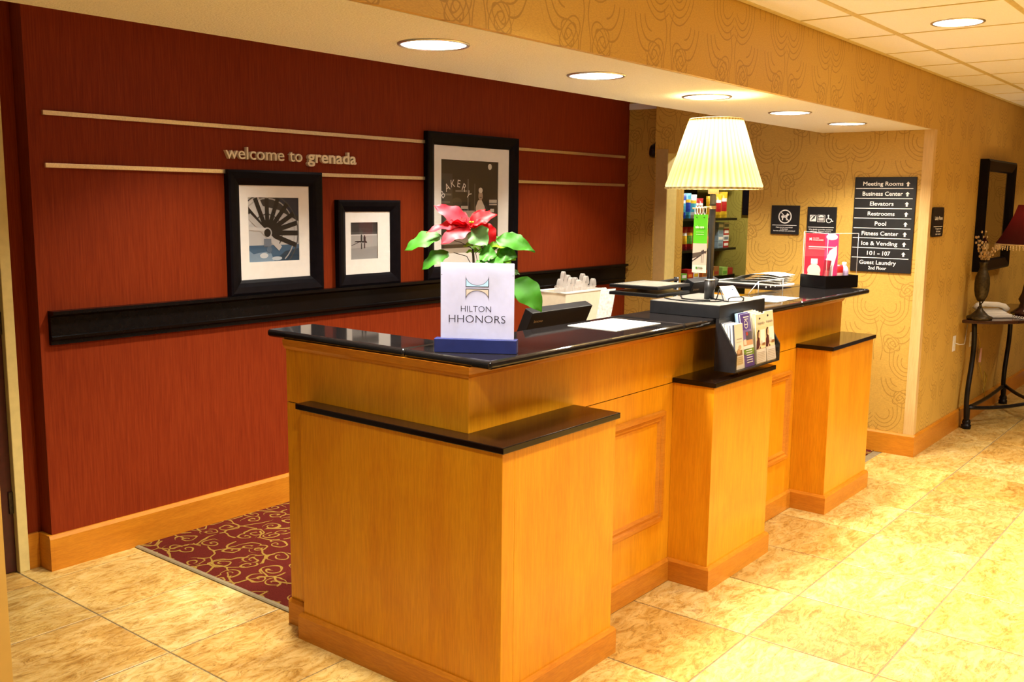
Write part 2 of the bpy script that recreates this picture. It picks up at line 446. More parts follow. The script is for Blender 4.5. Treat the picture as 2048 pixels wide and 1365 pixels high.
def gold_plane(y, z): return plane((XC, y, z), (0, -1, 0), (-1, 0, 0))
def hall_plane(x, z): return plane((x, YS, z), (1, 0, 0), (0, -1, 0))

def text(name, body, P, u, v, height, mat, parent, width=None, align='CENTER', bold=0., depth=.0008, w0=.001, label=None, color=None, skew=0.):
    """lettering as a mesh on a plane; height = capital height"""
    cu = bpy.data.curves.new('t', 'FONT'); cu.body = body; cu.size = 1.0; cu.align_x = 'LEFT'; cu.resolution_u = 3
    if bold: cu.offset = bold
    ob = bpy.data.objects.new('t', cu); col.objects.link(ob)
    me = bpy.data.meshes.new_from_object(ob)
    bpy.data.objects.remove(ob); bpy.data.curves.remove(cu)
    xs = [q.co.x for q in me.vertices]
    if not xs: return None
    x0, x1 = min(xs), max(xs); k = height/.69
    kx = (width/(x1-x0)) if width else k
    off = {'CENTER': -(x0+x1)/2, 'LEFT': -x0, 'RIGHT': -x1}[align]
    pts = [((q.co.x+off)*kx + q.co.y*k*skew, q.co.y*k) for q in me.vertices]
    mb = MB(); n = len(pts)
    vs = [P(u+a, v+b, w0+depth) for a, b in pts] + [P(u+a, v+b, w0) for a, b in pts]
    fs = [list(p.vertices) for p in me.polygons]
    edges = {}
    for f in fs:
        for i in range(len(f)):
            e = (f[i], f[(i+1) % len(f)]); key = tuple(sorted(e)); edges.setdefault(key, []).append(e)
    side = [(e[0][0], e[0][0]+n, e[0][1]+n, e[0][1]) for e in edges.values() if len(e) == 1] if depth > .002 else []
    mb.add(vs, fs + side, color)
    bpy.data.meshes.remove(me)
    return mb.build(name, mat, parent, label=label)

def poly_print(name, P, polys, parent, w0=.0006, dw=.00035, label=None, mat='print'):
    """flat print: list of (points, colour), later ones on top"""
    mb = MB()
    for i, (pts, c) in enumerate(polys): mb.face([P(u, v, w0+i*dw) for u, v in pts], c)
    return mb.build(name, mat, parent, label=label)
def rect(u0, u1, v0, v1): return [(u0, v0), (u1, v0), (u1, v1), (u0, v1)]
def disc(cu, cv, ru, rv=None, n=20, a0=0, a1=2*PI):
    rv = rv or ru; full = abs(a1-a0-2*PI) < 1e-6
    return [(cu+ru*math.cos(a0+(a1-a0)*i/(n if full else n-1)), cv+rv*math.sin(a0+(a1-a0)*i/(n if full else n-1))) for i in range(n)]
def arcband(cu, cv, r0, r1, a0, a1, n=14, k=1.):
    o = [(cu+r1*math.cos(a0+(a1-a0)*i/(n-1)), cv+k*r1*math.sin(a0+(a1-a0)*i/(n-1))) for i in range(n)]
    return o + [(cu+r0*math.cos(a0+(a1-a0)*i/(n-1)), cv+k*r0*math.sin(a0+(a1-a0)*i/(n-1))) for i in reversed(range(n))]
def bar(a, b, wd):
    ax, ay = a; bx, by = b; l = math.hypot(bx-ax, by-ay); nx, ny = -(by-ay)/l*wd/2, (bx-ax)/l*wd/2
    return [(ax-nx, ay-ny), (bx-nx, by-ny), (bx+nx, by+ny), (ax+nx, ay+ny)]

# ================================================================== SETTING
# ---- floor
XG = [1.915 + .516*k for k in range(-5, 18)]
YG = [1.529 - .5115*k for k in range(7, 0, -1)] + [1.529, 2.06, 2.61, 3.16, 3.68, 4.20, 4.46]
fl = MB().box(XG[0]-.3, XG[-1]+.3, -3.8, 4.9, -.06, -.0025).build('floor', 'grout', kind='structure')
tm = {}
def tile_mesh(dx, dy):
    key = (round(dx, 3), round(dy, 3))
    if key not in tm:
        g, e = .0030, .0035; a, b = dx/2-g, dy/2-g; a2, b2 = a-e*.6, b-e*.6
        me = bpy.data.meshes.new('tile')
        me.from_pydata([(-a, -b, -.009), (a, -b, -.009), (a, b, -.009), (-a, b, -.009), (-a, -b, -.0012), (a, -b, -.0012), (a, b, -.0012), (-a, b, -.0012),
                        (-a2, -b2, 0), (a2, -b2, 0), (a2, b2, 0), (-a2, b2, 0)], [],
                       [(3, 2, 1, 0)] + [(i, (i+1) % 4, 4+(i+1) % 4, 4+i) for i in range(4)] + [(4+i, 4+(i+1) % 4, 8+(i+1) % 4, 8+i) for i in range(4)] + [(8, 9, 10, 11)])
        me.materials.append(M['tile']); tm[key] = me
    return tm[key]
fL = FR[fl][0]
for i in range(len(XG)-1):
    for j in range(len(YG)-1):
        x0, x1, y0, y1 = XG[i], XG[i+1], YG[j], YG[j+1]
        if x0 > 2.4 and y0 > 2.05: continue            # carpet and rooms behind
        if x0 < .8 and y0 > 2.6: continue
        if x0 > 6.9 and y0 > 1.9: continue
        o = bpy.data.objects.new('tile', tile_mesh(x1-x0, y1-y0)); col.objects.link(o); o.parent = fl
        o.location = Vector(((x0+x1)/2, (y0+y1)/2, 0)) - fL
MB().box(2.452, XC+.16, 2.115, YW, -.0024, .004).build('carpet_floor', 'carpet', kind='structure')
MB().prism([(2.43, 2.115, -.002), (2.43, 2.115, .003), (2.436, 2.115, .007), (2.45, 2.115, .008), (2.456, 2.115, .004), (2.456, 2.115, -.002)], (0, YW-.02-2.115, 0)).build('trim_1', 'edge_strip', kind='structure')
MB().box(XC+.152, 9.1, 2.2, 4.75, -.0024, .003).build('pantry_floor', 'grout', kind='structure')
# ---- walls
MB().box(2.035, XC+.30, YW, YW+.12, 0, 2.62).build('wall_back', 'red', kind='structure')
MB().box(1.965, 2.034, 4.40, 4.52, 0, 2.62).build('wall_back_recess', 'red', kind='structure')
# gold wall: opening y 3.145..3.836, head z 2.086
gw = MB()
gw.box(XC, XC+.15, YS, 3.145, 0, 2.62); gw.box(XC, XC+.15, 3.145, 3.836, 2.086, 2.62); gw.box(XC, XC+.15, 3.836, 3.955, 0, 2.62)
gw.box(XC+.157, XC+.30, 3.955, YW-.001, 0, 2.62); gw.box(XC+.15, XC+.30, 3.85, 3.955, 0, 2.62)
gw.build('wall_right', 'paper_gold', kind='structure')
MB().box(XC+.1501, 10.35, YS, YS+.14, 0, 2.62).build('wall_hall', 'paper_gold', kind='structure')
MB().box(12.6, 12.72, -3.5, 4.4, 0, 2.62).build('wall_hall_end', 'paper_gold', kind='structure')
MB().box(-2.0, 12.72, -3.92, -3.8, 0, 2.62).build('wall_front', 'paper_gold', kind='structure')
MB().box(4.42-.6096*8-.1, 4.42+.6096*13+.1, -3.8, -2.172, ZC+.012, ZC+.05).build('ceiling_front', 'ceil_tile', kind='structure')
MB().box(.30, .975, 2.30, 2.52, 0, 2.2).build('wall_near_left', 'near_paint', kind='structure')
# soffit over the counter: face takes the wallpaper, underside is textured plaster
so = MB().box(-.6, XC-.001, YS, YS+.02, ZS+.001, 2.62).build('wall_soffit', 'paper_gold', kind='structure')
MB().box(-.6, XC-.001, YS+.0205, YK, ZS, 2.62).build('ceiling_soffit', 'soffit', kind='structure')
MB().box(1.0, XC+.3, YK+.001, 4.55, ZC, ZC+.05).build('ceiling_back', 'ceil_tile', kind='structure')
# hall ceiling: grid and tiles
CX = [4.42 + .6096*k for k in range(-8, 14)]; CY = [1.862, 1.585, .9754, .3658, -.2438, -.8534, -1.463, -2.07]
ce = MB().box(CX[0]-.1, CX[-1]+.1, CY[-1]-.1, 1.864, ZC+.012, ZC+.05).build('ceiling', 'ceil_tile', kind='structure')
cL = FR[ce][0]; cmesh = {}
for i in range(len(CX)-1):
    for j in range(len(CY)-1):
        dx, dy = CX[i+1]-CX[i], CY[j]-CY[j+1]; key = (round(dx, 3), round(dy, 3))
        if key not in cmesh:
            a, b = dx/2-.004, dy/2-.004; me = bpy.data.meshes.new('ceiling_panel')
            me.from_pydata([(-a, -b, .011), (a, -b, .011), (a, b, .011), (-a, b, .011), (-a, -b, .002), (a, -b, .002), (a, b, .002), (-a, b, .002), (-a+.006, -b+.006, -.001), (a-.006, -b+.006, -.001), (a-.006, b-.006, -.001), (-a+.006, b-.006, -.001)], [],
                           [(0, 1, 2, 3)] + [(i_, (i_+1) % 4, 4+(i_+1) % 4, 4+i_)[::-1] for i_ in range(4)] + [(4+i_, 4+(i_+1) % 4, 8+(i_+1) % 4, 8+i_)[::-1] for i_ in range(4)] + [(11, 10, 9, 8)])
            me.materials.append(M['ceil_tile']); cmesh[key] = me
        o = bpy.data.objects.new('ceiling_panel', cmesh[key]); col.objects.link(o); o.parent = ce
        o.location = Vector(((CX[i]+CX[i+1])/2, (CY[j]+CY[j+1])/2, ZC)) - cL
for y in CY[1:-1]:
    MB().box(CX[0], CX[-1], y-.012, y+.012, ZC-.006, ZC+.003).build('grid_runner', 'grid', ce)
MB().box(CX[0], CX[-1], 1.838, 1.862, ZC-.005, ZC+.003).build('grid_runner', 'grid', ce)
for x in CX[1:-1]:
    MB().box(x-.004, x+.004, CY[-1], 1.84, ZC-.0035, ZC+.002).build('grid_runner', 'grid', ce)
# ---- baseboards, trims
bw = MB()
bw.prism([(2.0347, YW, 0), (2.0347, YW-.018, 0), (2.0347, YW-.018, .150), (2.0347, YW-.010, .1665), (2.0347, YW, .1665)], (XC+.14-2.0347, 0, 0)).build('baseboard_back', 'maple_h', kind='structure')
MB().prism([(2.017, 4.385, 0), (2.017, YW-.018, 0), (2.017, YW-.018, .150), (2.017, YW-.01, .1665), (2.017, 4.385, .1665)], (.0175, 0, 0)).build('baseboard_back_return', 'maple_h', kind='structure')
MB().box(1.966, 2.0165, 4.383, 4.40, 0, .1665).build('baseboard_back_recess', 'maple_h', kind='structure', bevel=.002)
MB().prism([(XC, YS-.018, 0), (XC-.018, YS-.018, 0), (XC-.018, YS-.018, .138), (XC-.010, YS-.018, .150), (XC, YS-.018, .150)], (0, 3.145+.018-YS, 0)).build('baseboard_right', 'maple_h', kind='structure')
MB().prism([(XC, YS, 0), (XC, YS-.018, 0), (XC, YS-.018, .138), (XC, YS-.010, .150), (XC, YS, .150)], (10.35-XC, 0, 0)).build('baseboard_hall', 'maple_h', kind='structure')
MB().box(12.58, 12.6, -3.5, 4.4, 0, .15).build('baseboard_hall_end', 'maple_h', kind='structure')
cg = MB(); cg.box(XC-.004, XC, YS-.004, YS+.062, .150, ZS); cg.box(XC, XC+.05, YS-.004, YS, .150, ZS)
cg.build('trim_2', 'trim', kind='structure')                      # corner guard
MB().box(XC-.008, XC, 3.836, 3.94, .15, 2.12).build('trim_3', 'casing', kind='structure', bevel=.002)
MB().box(XC-.0005, XC+.1495, 3.8352, 3.8359, .0, 2.086).build('trim_4', 'ivory', kind='structure')
# ---- door at the far left
dr = thing('door_1', 'burgundy door with ivory frame beside the red panel wall', 'door', (1.86, 4.40, 0), kind='structure')
MB().box(1.918, 1.964, 4.375, 4.50, 0, 2.14).build('door_frame', 'ivory', dr, bevel=.003)
MB().box(1.03, 1.9165, 4.405, 4.45, .004, 2.12).build('door_leaf', 'burgundy', dr)
for z in (.28, 1.10, 1.86):
    MB().box(1.899, 1.917, 4.396, 4.4045, z, z+.10).build('hinge', 'bronze', dr)

# ================================================================== DOWNLIGHTS
def downlight(x, y, z, label, group, power, spread=132):
    t = thing('recessed_downlight', label, 'downlight', (x, y, z-.012), group=group)
    MB().lathe([(.116, z), (.116, z-.003), (.112, z-.006), (.106, z-.006), (.104, z-.002)], 40, (x, y, 0)).build('trim_ring', 'steel', t)
    MB().lathe([(.0005, z-.0035), (.05, z-.0035), (.1038, z-.0025)], 40, (x, y, 0)).build('lens', 'down', t)
    ld = bpy.data.lights.new('downlight_lamp', 'AREA'); ld.shape = 'DISK'; ld.size = .19; ld.energy = power; ld.spread = math.radians(spread); ld.color = LIGHTCOL
    lo = bpy.data.objects.new('downlight_lamp', ld); col.objects.link(lo); lo.parent = t; lo.location = (0, 0, -.003)
names = {2.33: 'round recessed downlight in the soffit nearest the red wall door', 3.26: 'round recessed downlight in the soffit above the welcome counter, second from the left',
         4.19: 'round recessed downlight in the soffit directly above the pleated lamp', 5.158: 'round recessed downlight in the soffit just right of the lamp shade',
         6.038: 'round recessed downlight in the soffit closest to the directory wall'}
for x, lb in names.items(): downlight(x, 2.18, ZS, lb, 'soffit downlights', SOFFIT_W)
downlight(4.855, 1.271, ZC, 'round recessed downlight in the tiled hall ceiling', 'hall ceiling downlights', HALL_W, 112)
for x, y, pw in ((2.417, 1.271, HALL_W), (7.294, .66, HALL_W*.5), (9.73, .66, HALL_W*.5), (3.63, -.55, LOBBY_W), (6.07, -.55, LOBBY_W), (4.85, -1.77, LOBBY_W), (1.19, 1.271, HALL_W)):
    downlight(x, y, ZC, 'round recessed downlight in the hall ceiling outside the view', 'hall ceiling downlights out of view', pw, 125)
for x in (2.75, 4.25, 5.75):
    downlight(x, 3.42, ZC, 'round recessed downlight over the staff area hidden behind the soffit', 'staff area downlights out of view', BACK_W, 105)

# ================================================================== RECEPTION DESK
XB, YD, YB = 2.384, 2.0735, 3.02      # body left face, front face, back
P1, P2, P3 = (2.319, 2.9845), (3.774, 4.384), (5.1635, 5.839)
YP = 1.873
ZSEAM = ZL - TL
dk = thing('reception_desk', 'long honey maple reception desk with three stepped pillars', 'desk', (4.1, 2.5, 0))
b_ = MB(); b_.box(XB, 5.84, YD, YD+.20, 0, ZSEAM-.003); b_.box(XB, XB+.20, YD+.2001, YB, 0, ZSEAM-.003); b_.box(5.765, 5.84, YD+.2001, YB, 0, ZSEAM-.003)
b_.build('body', 'maple', dk)
f_ = MB(); f_.box(XB+.004, 5.836, YD+.004, YD+.196, ZSEAM-.0029, ZSEAM+.0005); f_.box(XB+.004, XB+.196, YD+.2, YB-.004, ZSEAM-.0029, ZSEAM+.0005)
f_.build('shadow_gap', 'black_lacquer', dk)
f_ = MB(); f_.box(XB, 5.84, YD, YD+.20, ZSEAM+.0006, 1.128); f_.box(XB, XB+.20, YD+.2001, YB, ZSEAM+.0006, 1.128); f_.box(5.765, 5.84, YD+.2001, YB, ZSEAM+.0006, 1.128)
f_.build('fascia', 'maple', dk)
def ring_prof(prof):
    """moulding that runs along the left return and the front; prof = list of (outset, z)"""
    mb = MB(); n = len(prof)
    st = [lambda o: (XB-o, YB), lambda o: (XB-o, YD-o), lambda o: (5.84, YD-o)]
    vs = [(*f(o), z) for f in st for o, z in prof]
    fs = [(k*n+i, k*n+i+1, (k+1)*n+i+1, (k+1)*n+i) for k in range(2) for i in range(n-1)] + [list(range(n)), [2*n+i for i in range(n)]]
    return mb.add(vs, fs)
ring_prof([(-.15, 1.1281), (.001, 1.1281), (.006, 1.1285), (.009, 1.134), (.015, 1.142), (.017, 1.154), (.0185, 1.168), (-.15, 1.168)]).build('cornice', 'maple_h', dk)
def skirt(parent, pts, name='skirting', h=.1045, t=.0165):
    """skirting board that follows an open path (outside on the right hand of travel)"""
    mb = MB(); n = len(pts); offs = []
    for i, p in enumerate(pts):
        ds = []
        if i > 0: d = Vector(p)-Vector(pts[i-1]); ds.append(d.normalized())
        if i < n-1: d = Vector(pts[i+1])-Vector(p); ds.append(d.normalized())
        nn = [Vector((d.y, -d.x)) for d in ds]
        offs.append(nn[0] if len(nn) == 1 else nn[0]+nn[1])
    prof = [(0, 0), (1, 0), (1, h-.012), (.55, h), (0, h)]
    vs = [(p[0]+o.x*t*a, p[1]+o.y*t*a, z) for p, o in zip(pts, offs) for a, z in prof]
    m = len(prof)
    fs = [(k*m+i, k*m+(i+1) % m, (k+1)*m+(i+1) % m, (k+1)*m+i) for k in range(n-1) for i in range(m)] + [list(range(m)), [(n-1)*m+i for i in range(m)]]
    mb.add(vs, fs); return mb.build(name, 'maple_h', parent)
skirt(dk, [(XB, YB), (XB, 2.865+.001)])
for k, (a, b) in enumerate((P1, P2, P3)):
    y1 = 2.864 if k == 0 else YD-.0005
    mb = MB()
    if k == 0:
        mb.box(a, XB-.0005, YP, y1, 0, ZSEAM-.0005); mb.box(XB-.0004, b, YP, YD-.0005, 0, ZSEAM-.0005)
    else: mb.box(a, b, YP, y1, 0, ZSEAM-.0005)
    pl = mb.build('pillar', 'maple', dk, bevel=.0015)
    o = .0125
    lm = MB()
    if k == 0: lm.prism([(a-o, YP-o, ZSEAM), (b+o, YP-o, ZSEAM), (b+o, YD-.001, ZSEAM), (XB-.001, YD-.001, ZSEAM), (XB-.001, y1+o, ZSEAM), (a-o, y1+o, ZSEAM)], (0, 0, TL))
    else: lm.box(a-o, b+o, YP-o, YD-.001, ZSEAM, ZL)
    lm.build('ledge', 'ledge', pl, label='dark polished stone ledge', bevel=.003)
    path = [(a, y1), (a, YP), (b, YP), (b, YD)] if k else [(XB, y1), (a, y1), (a, YP), (b, YP), (b, YD)]
    skirt(pl, path)
for a, b in ((P1[1]+.017, P2[0]-.017), (P2[1]+.017, P3[0]-.017)):
    skirt(dk, [(a, YD), (b, YD)])
def moulding(x0, x1, z0, z1):
    mb = MB(); t = .052
    prof = [(0, 0), (.004, .017), (.020, .017), (.027, .008), (.040, .011), (t, 0)]      # (inset, proud)
    n = len(prof); vs = []
    for cx, cz, sx, sz in ((x0, z0, 1, 1), (x1, z0, -1, 1), (x1, z1, -1, -1), (x0, z1, 1, -1)):
        vs += [(cx+sx*i_, YD-p, cz+sz*i_) for i_, p in prof]
    fs = [(k*n+i, k*n+i+1, ((k+1) % 4)*n+i+1, ((k+1) % 4)*n+i) for k in range(4) for i in range(n-1)]
    mb.add(vs, fs).build('panel_moulding', 'maple_h', dk)
moulding(3.07, 3.695, .30, .805); moulding(4.46, 5.09, .30, .80)
# work surface inside the desk (staff side)
MB().box(XB+.205, 5.76, YD+.205, 2.98, .735, .762).build('work_surface', 'grey_top', dk)
MB().box(XB+.205, 5.76, 2.93, 2.955, .10, .734).build('modesty_panel', 'maple', dk)

# ---- countertop of polished black slabs
ct = thing('countertop', 'polished black granite countertop running around the maple desk', 'countertop', (4.2, 2.4, ZT-TT))
CX0, CX1, CYF, CYI, CYB = 2.3667, 6.0, 1.9633, 2.36, 3.118
def slab(pts):
    mb = MB().prism([(x, y, ZT-TT) for x, y in pts], (0, 0, TT)); return mb.build('slab', 'granite', ct, bevel=.0125)
g = .0007
slab([(CX0, CYI+g), (2.605, CYI+g), (2.605, CYB), (CX0, CYB)])
slab([(CX0, CYF), (3.66-g, CYF), (3.66-g, CYI-g), (CX0, CYI-g)])
slab([(3.66+g, CYF), (4.95-g, CYF), (4.95-g, CYI-g), (3.66+g, CYI-g)])
slab([(4.95+g, CYF), (CX1, CYF), (CX1, CYI-g), (4.95+g, CYI-g)])
slab([(5.75, CYI+g), (CX1, CYI+g), (CX1, CYB), (5.75, CYB)])

# ================================================================== RED WALL FITTINGS
def rail(z, x0, x1, lb):
    return MB().box(x0, x1, YW-.016, YW-.0005, z-.010, z+.010).build('brass_rail', 'brass', label=lb, cat='wall rail', group='brass rails on the red wall', bevel=.0015)
rail(2.069, 2.098, 4.508, 'upper brass rail from the left edge to the bakery picture')
rail(2.069, 5.426, 6.86, 'upper brass rail to the right of the bakery picture')
rail(1.842, 2.096, 3.036, 'lower brass rail left of the paddle wheel picture')
rail(1.842, 3.646, 4.508, 'lower brass rail between paddle wheel and bakery pictures')
rail(1.842, 5.426, 6.86, 'lower brass rail to the right of the bakery picture')
# picture shelf (moulded black rail)
sh = MB(); prof = [(0, 1.045), (.018, 1.045), (.018, 1.062), (.028, 1.070), (.030, 1.082), (.024, 1.086), (.024, 1.170), (.034, 1.178), (.052, 1.183), (.052, 1.199), (0, 1.199)]
sh.prism([(2.075, YW-.0005-a, z) for a, z in prof], (6.895-2.075, 0, 0))
sh.build('picture_ledge', 'black_lacquer', label='long black moulded picture ledge across the red wall', cat='wall shelf')
# welcome lettering
P = red_plane(0, 0)
wl = thing('welcome_lettering', 'raised gold letters reading welcome to grenada on red wall', 'wall lettering', (3.47, YW, 1.90))
text('light_letters', 'welcome', P, 3.022, 1.908, .064, 'letter', wl, width=.372, align='LEFT', depth=.021, w0=.0005, bold=.002)
text('light_letters', 'to', P, 3.430, 1.908, .064, 'letter', wl, width=.088, align='LEFT', depth=.021, w0=.0005, bold=.002)
text('bold_letters', 'grenada', P, 3.915, 1.908, .064, 'letter', wl, width=.360, align='RIGHT', depth=.021, w0=.0005, bold=.022)
# framed pictures
def framed(x0, x1, z0, z1, fw, px0, px1, pz0, pz1, label, lean, depth=.035):
    t = thing('framed_picture', label, 'picture', ((x0+x1)/2, YW-.03, z0), group='black framed photographs on the red wall')
    P = plane((x0, YW-.004, z0), (1, 0, 0), (0, -1, 0)); W_, H_ = x1-x0, z1-z0
    fr = MB(); pr = [(0, 0), (0, depth), (.012, depth+.004), (fw*.55, depth-.004), (fw*.8, depth-.012), (fw, depth-.020), (fw, 0)]
    n = len(pr); vs = []
    for cu, cv, su, sv in ((0, 0, 1, 1), (W_, 0, -1, 1), (W_, H_, -1, -1), (0, H_, 1, -1)): vs += [P(cu+su*a, cv+sv*a, b) for a, b in pr]
    fr.add(vs, [(k*n+i, k*n+(i+1) % n, ((k+1) % 4)*n+(i+1) % n, ((k+1) % 4)*n+i) for k in range(4) for i in range(n)]).build('frame', 'frame_black', t)
    mt = MB(); a, b, c, d = px0-x0, px1-x0, pz0-z0, pz1-z0; q = fw-.002; w1 = .006; w2 = .010
    o = [(q, q), (W_-q, q), (W_-q, H_-q), (q, H_-q)]; i_ = [(a, c), (b, c), (b, d), (a, d)]
    mt.add([P(u, v, w2) for u, v in o] + [P(u, v, w2) for u, v in i_] + [P(u, v, w1) for u, v in i_],
           [(k, (k+1) % 4, 4+(k+1) % 4, 4+k) for k in range(4)] + [(4+k, 4+(k+1) % 4, 8+(k+1) % 4, 8+k) for k in range(4)]).build('mat_board', 'mat_board', t)
    MB().face([P(u, v, .013) for u, v in o]).build('glazing', 'glass', t)
    PP = plane(P(a-.003, c-.003, .0035), (1, 0, 0), (0, -1, 0))
    return t, PP, b-a+.006, d-c+.006
# 1 paddle wheel
t, PP, w_, h_ = framed(3.02, 3.64, 1.2, 1.853, .078, 3.155, 3.49, 1.37, 1.712, 'black framed photo of a paddle wheel above the ledge', 0)
G = lambda v: (v, v, v)
pol = [(rect(0, w_, 0, h_), (.52, .53, .54)), ([(0, h_*.55), (w_*.2, h_*.7), (w_*.3, h_), (0, h_)], G(.62)), ([(w_*.22, h_), (w_*.3, h_*.86), (w_*.6, h_*.8), (w_, h_*.62), (w_, h_)], G(.035)),
       ([(w_*.55, h_), (w_*.7, h_*.8), (w_, h_*.7), (w_, h_)], (.02, .03, .06)), (rect(0, w_, 0, h_*.26), (.05, .12, .22)), ([(0, 0), (w_*.5, 0), (w_*.42, h_*.17), (w_*.1, h_*.13), (0, h_*.2)], (.22, .33, .46)),
       ([(w_*.5, h_*.02), (w_*.72, h_*.16), (w_, h_*.2), (w_, 0)], (.02, .05, .09)), (disc(w_*.3, h_*.10, w_*.08, h_*.04), (.6, .66, .72)), (disc(w_*.55, h_*.05, w_*.1, h_*.03), (.5, .58, .66))]
hc = (w_*.37, h_*.45)
for r0 in (.62, .55, .30): pol.append((arcband(hc[0], hc[1], w_*(r0-.02), w_*r0, -.9, 2.4, 20), G(.07) if r0 != .55 else G(.42)))
for an in (-.35, -.02, .25, .52, .85, 1.2, 1.57, 1.95, 2.35):
    d_ = (math.cos(an), math.sin(an)); pol.append((bar((hc[0]+d_[0]*.03, hc[1]+d_[1]*.03), (min(w_*.99, hc[0]+d_[0]*w_*.60), min(h_*.98, hc[1]+d_[1]*w_*.60)), .026), G(.012)))
    e = (hc[0]+d_[0]*w_*.5, hc[1]+d_[1]*w_*.5)
pol += [(bar((w_*.02, h_*.72), (w_*.62, h_*.20), .03), G(.50)), (bar((w_*.02, h_*.52), (w_*.36, h_*.50), .018), G(.6)), (disc(hc[0], hc[1], .022), G(.01)), (disc(hc[0]+.01, hc[1]-.09, .018), (.10, .16, .24)), (rect(w_*.30, w_*.44, h_*.24, h_*.36), (.16, .2, .26))]
poly_print('photograph', PP, pol, t, dw=.00012)
# 2 boat on a lake
t, PP, w_, h_ = framed(3.757, 4.255, 1.2, 1.703, .068, 3.871, 4.087, 1.355, 1.572, 'small black framed photo of anglers in a boat', 0)
pol = [(rect(0, w_, 0, h_), G(.32)), (rect(0, w_, h_*.72, h_), G(.035)), (rect(0, w_, h_*.66, h_*.73), G(.07)), (rect(0, w_, h_*.63, h_*.67), G(.55)), ([(0, h_*.62), (w_, h_*.62), (w_, h_*.35), (0, h_*.3)], G(.40)),
       ([(w_*.15, h_*.47), (w_*.62, h_*.44), (w_*.58, h_*.50), (w_*.2, h_*.50)], G(.02)), (rect(w_*.38, w_*.44, h_*.48, h_*.62), G(.02)), (rect(w_*.48, w_*.56, h_*.48, h_*.60), G(.02)), (disc(w_*.41, h_*.64, .006), G(.02)), (disc(w_*.52, h_*.62, .006), G(.02)),
       (rect(w_*.39, w_*.43, h_*.28, h_*.44), G(.05)), (rect(w_*.49, w_*.54, h_*.30, h_*.44), G(.06)), (bar((w_*.05, h_*.38), (w_*.3, h_*.46), .004), G(.05))]
poly_print('photograph', PP, pol, t, dw=.00012)
# 3 bakery window
t, PP, w_, h_ = framed(4.498, 5.423, 1.2, 2.136, .080, 4.65, 5.227, 1.36, 1.968, 'large black framed photo of a bakery window', 0)
pol = [(rect(0, w_, 0, h_), (.028, .022, .02)), (rect(0, w_*.2, h_*.3, h_*.85), G(.05)), (rect(w_*.02, w_*.18, h_*.62, h_*.64), G(.16)), (rect(w_*.02, w_*.16, h_*.54, h_*.56), G(.14)), (rect(w_*.25, w_*.45, h_*.66, h_*.68), G(.2)), (rect(w_*.46, w_*.47, h_*.3, h_*.8), G(.3)), (rect(w_*.58, w_*.585, h_*.3, h_*.75), G(.3)),
       (disc(w_*.85, h_*.94, w_*.035), (.8, .78, .7)), ([(w_*.60, h_*.2), (w_*.60, h_*.5), (w_*.64, h_*.57), (w_*.70, h_*.58), (w_*.76, h_*.5), (w_*.78, h_*.2)], (.74, .68, .60)),
       (disc(w_*.685, h_*.62, w_*.04, h_*.05), (.46, .36, .28)), (disc(w_*.685, h_*.68, w_*.036, h_*.03), (.82, .78, .70)), (rect(w_*.665, w_*.705, h_*.60, h_*.607), G(.06)),
       (rect(w_*.84, w_*.98, h_*.52, h_*.58), (.6, .56, .5)), (rect(w_*.86, w_*.93, h_*.44, h_*.48), (.62, .58, .52)), (rect(w_*.36, w_*.58, h_*.36, h_*.46), (.5, .45, .4)), (disc(w_*.27, h_*.55, w_*.09, h_*.05), (.07, .06, .045)), (rect(w_*.34, w_*.46, h_*.48, h_*.51), (.6, .56, .5)),
       (rect(0, w_, 0, h_*.06), (.45, .40, .34)), (rect(w_*.02, w_*.55, h_*.1, h_*.2), (.24, .2, .17)), (rect(w_*.84, w_*.98, h_*.535, h_*.545), G(.05))]
poly_print('photograph', PP, pol, t, dw=.00012)
for k, chx in enumerate('BAKERY'):                 # arched lettering in the photograph
    an = PI*.5 + (2.5-k)*.36; c_, s_ = math.cos(an), math.sin(an)
    o = PP(w_*.25+.125*c_*1.15, h_*.42+.20*s_*.9, .0045)
    tx = an-PI/2
    Pl = plane(o, (math.cos(tx*.8), 0, math.sin(tx*.8)), (0, -1, 0))
    text('lettering', chx, Pl, 0, 0, .048, 'sign_white', t, depth=.0003, w0=0)

# ================================================================== GOLD WALL SIGNS
def sign_panel(name, y0, y1, z0, z1, label, cat='sign'):
    t = thing(name, label, cat, (XC-.01, (y0+y1)/2, z0), group='black wall signs')
    MB().box(XC-.012, XC-.0005, y1, y0, z0, z1).build('panel', 'sign_black', t, bevel=.0015)
    return t, plane((XC-.0121, y0, z0), (0, -1, 0), (-1, 0, 0)), y0-y1, z1-z0
t, P, w_, h_ = sign_panel('directory_sign', 2.361, 1.952, 1.251, 1.895, 'tall black directory board listing meeting rooms to guest laundry')
rows = ['Meeting Rooms', 'Business Center', 'Elevators', 'Restrooms', 'Pool', 'Fitness Center', 'Ice & Vending', '101 - 107']
wid = [.268, .268, .158, .180, .076, .246, .242, .158]
pitch_ = .0672
for k, (tx, wd) in enumerate(zip(rows, wid)):
    vb = h_ - .058 - pitch_*k
    cu_ = .190 if wd < .25 else .191
    if '-' in tx:
        for q, du, dw_ in (('101', -.052, .052), ('-', 0., .016), ('107', .052, .052)): text('lettering', q, P, cu_+du, vb, .027, 'sign_white', t, width=dw_, bold=.012)
    else: text('lettering', tx, P, cu_, vb, .027, 'sign_white', t, width=wd, bold=.012)
    v0 = vb - .004; u = .355
    poly_print('arrow', P, [([(u-.006, v0), (u+.006, v0), (u+.006, v0+.016), (u+.014, v0+.016), (u, v0+.031), (u-.014, v0+.016), (u-.006, v0+.016)], (.85, .84, .82))], t, w0=.0012)
    poly_print('rule', P, [(rect(.008, .390, vb-.021, vb-.0165), (.85, .84, .82))], t, w0=.0012)
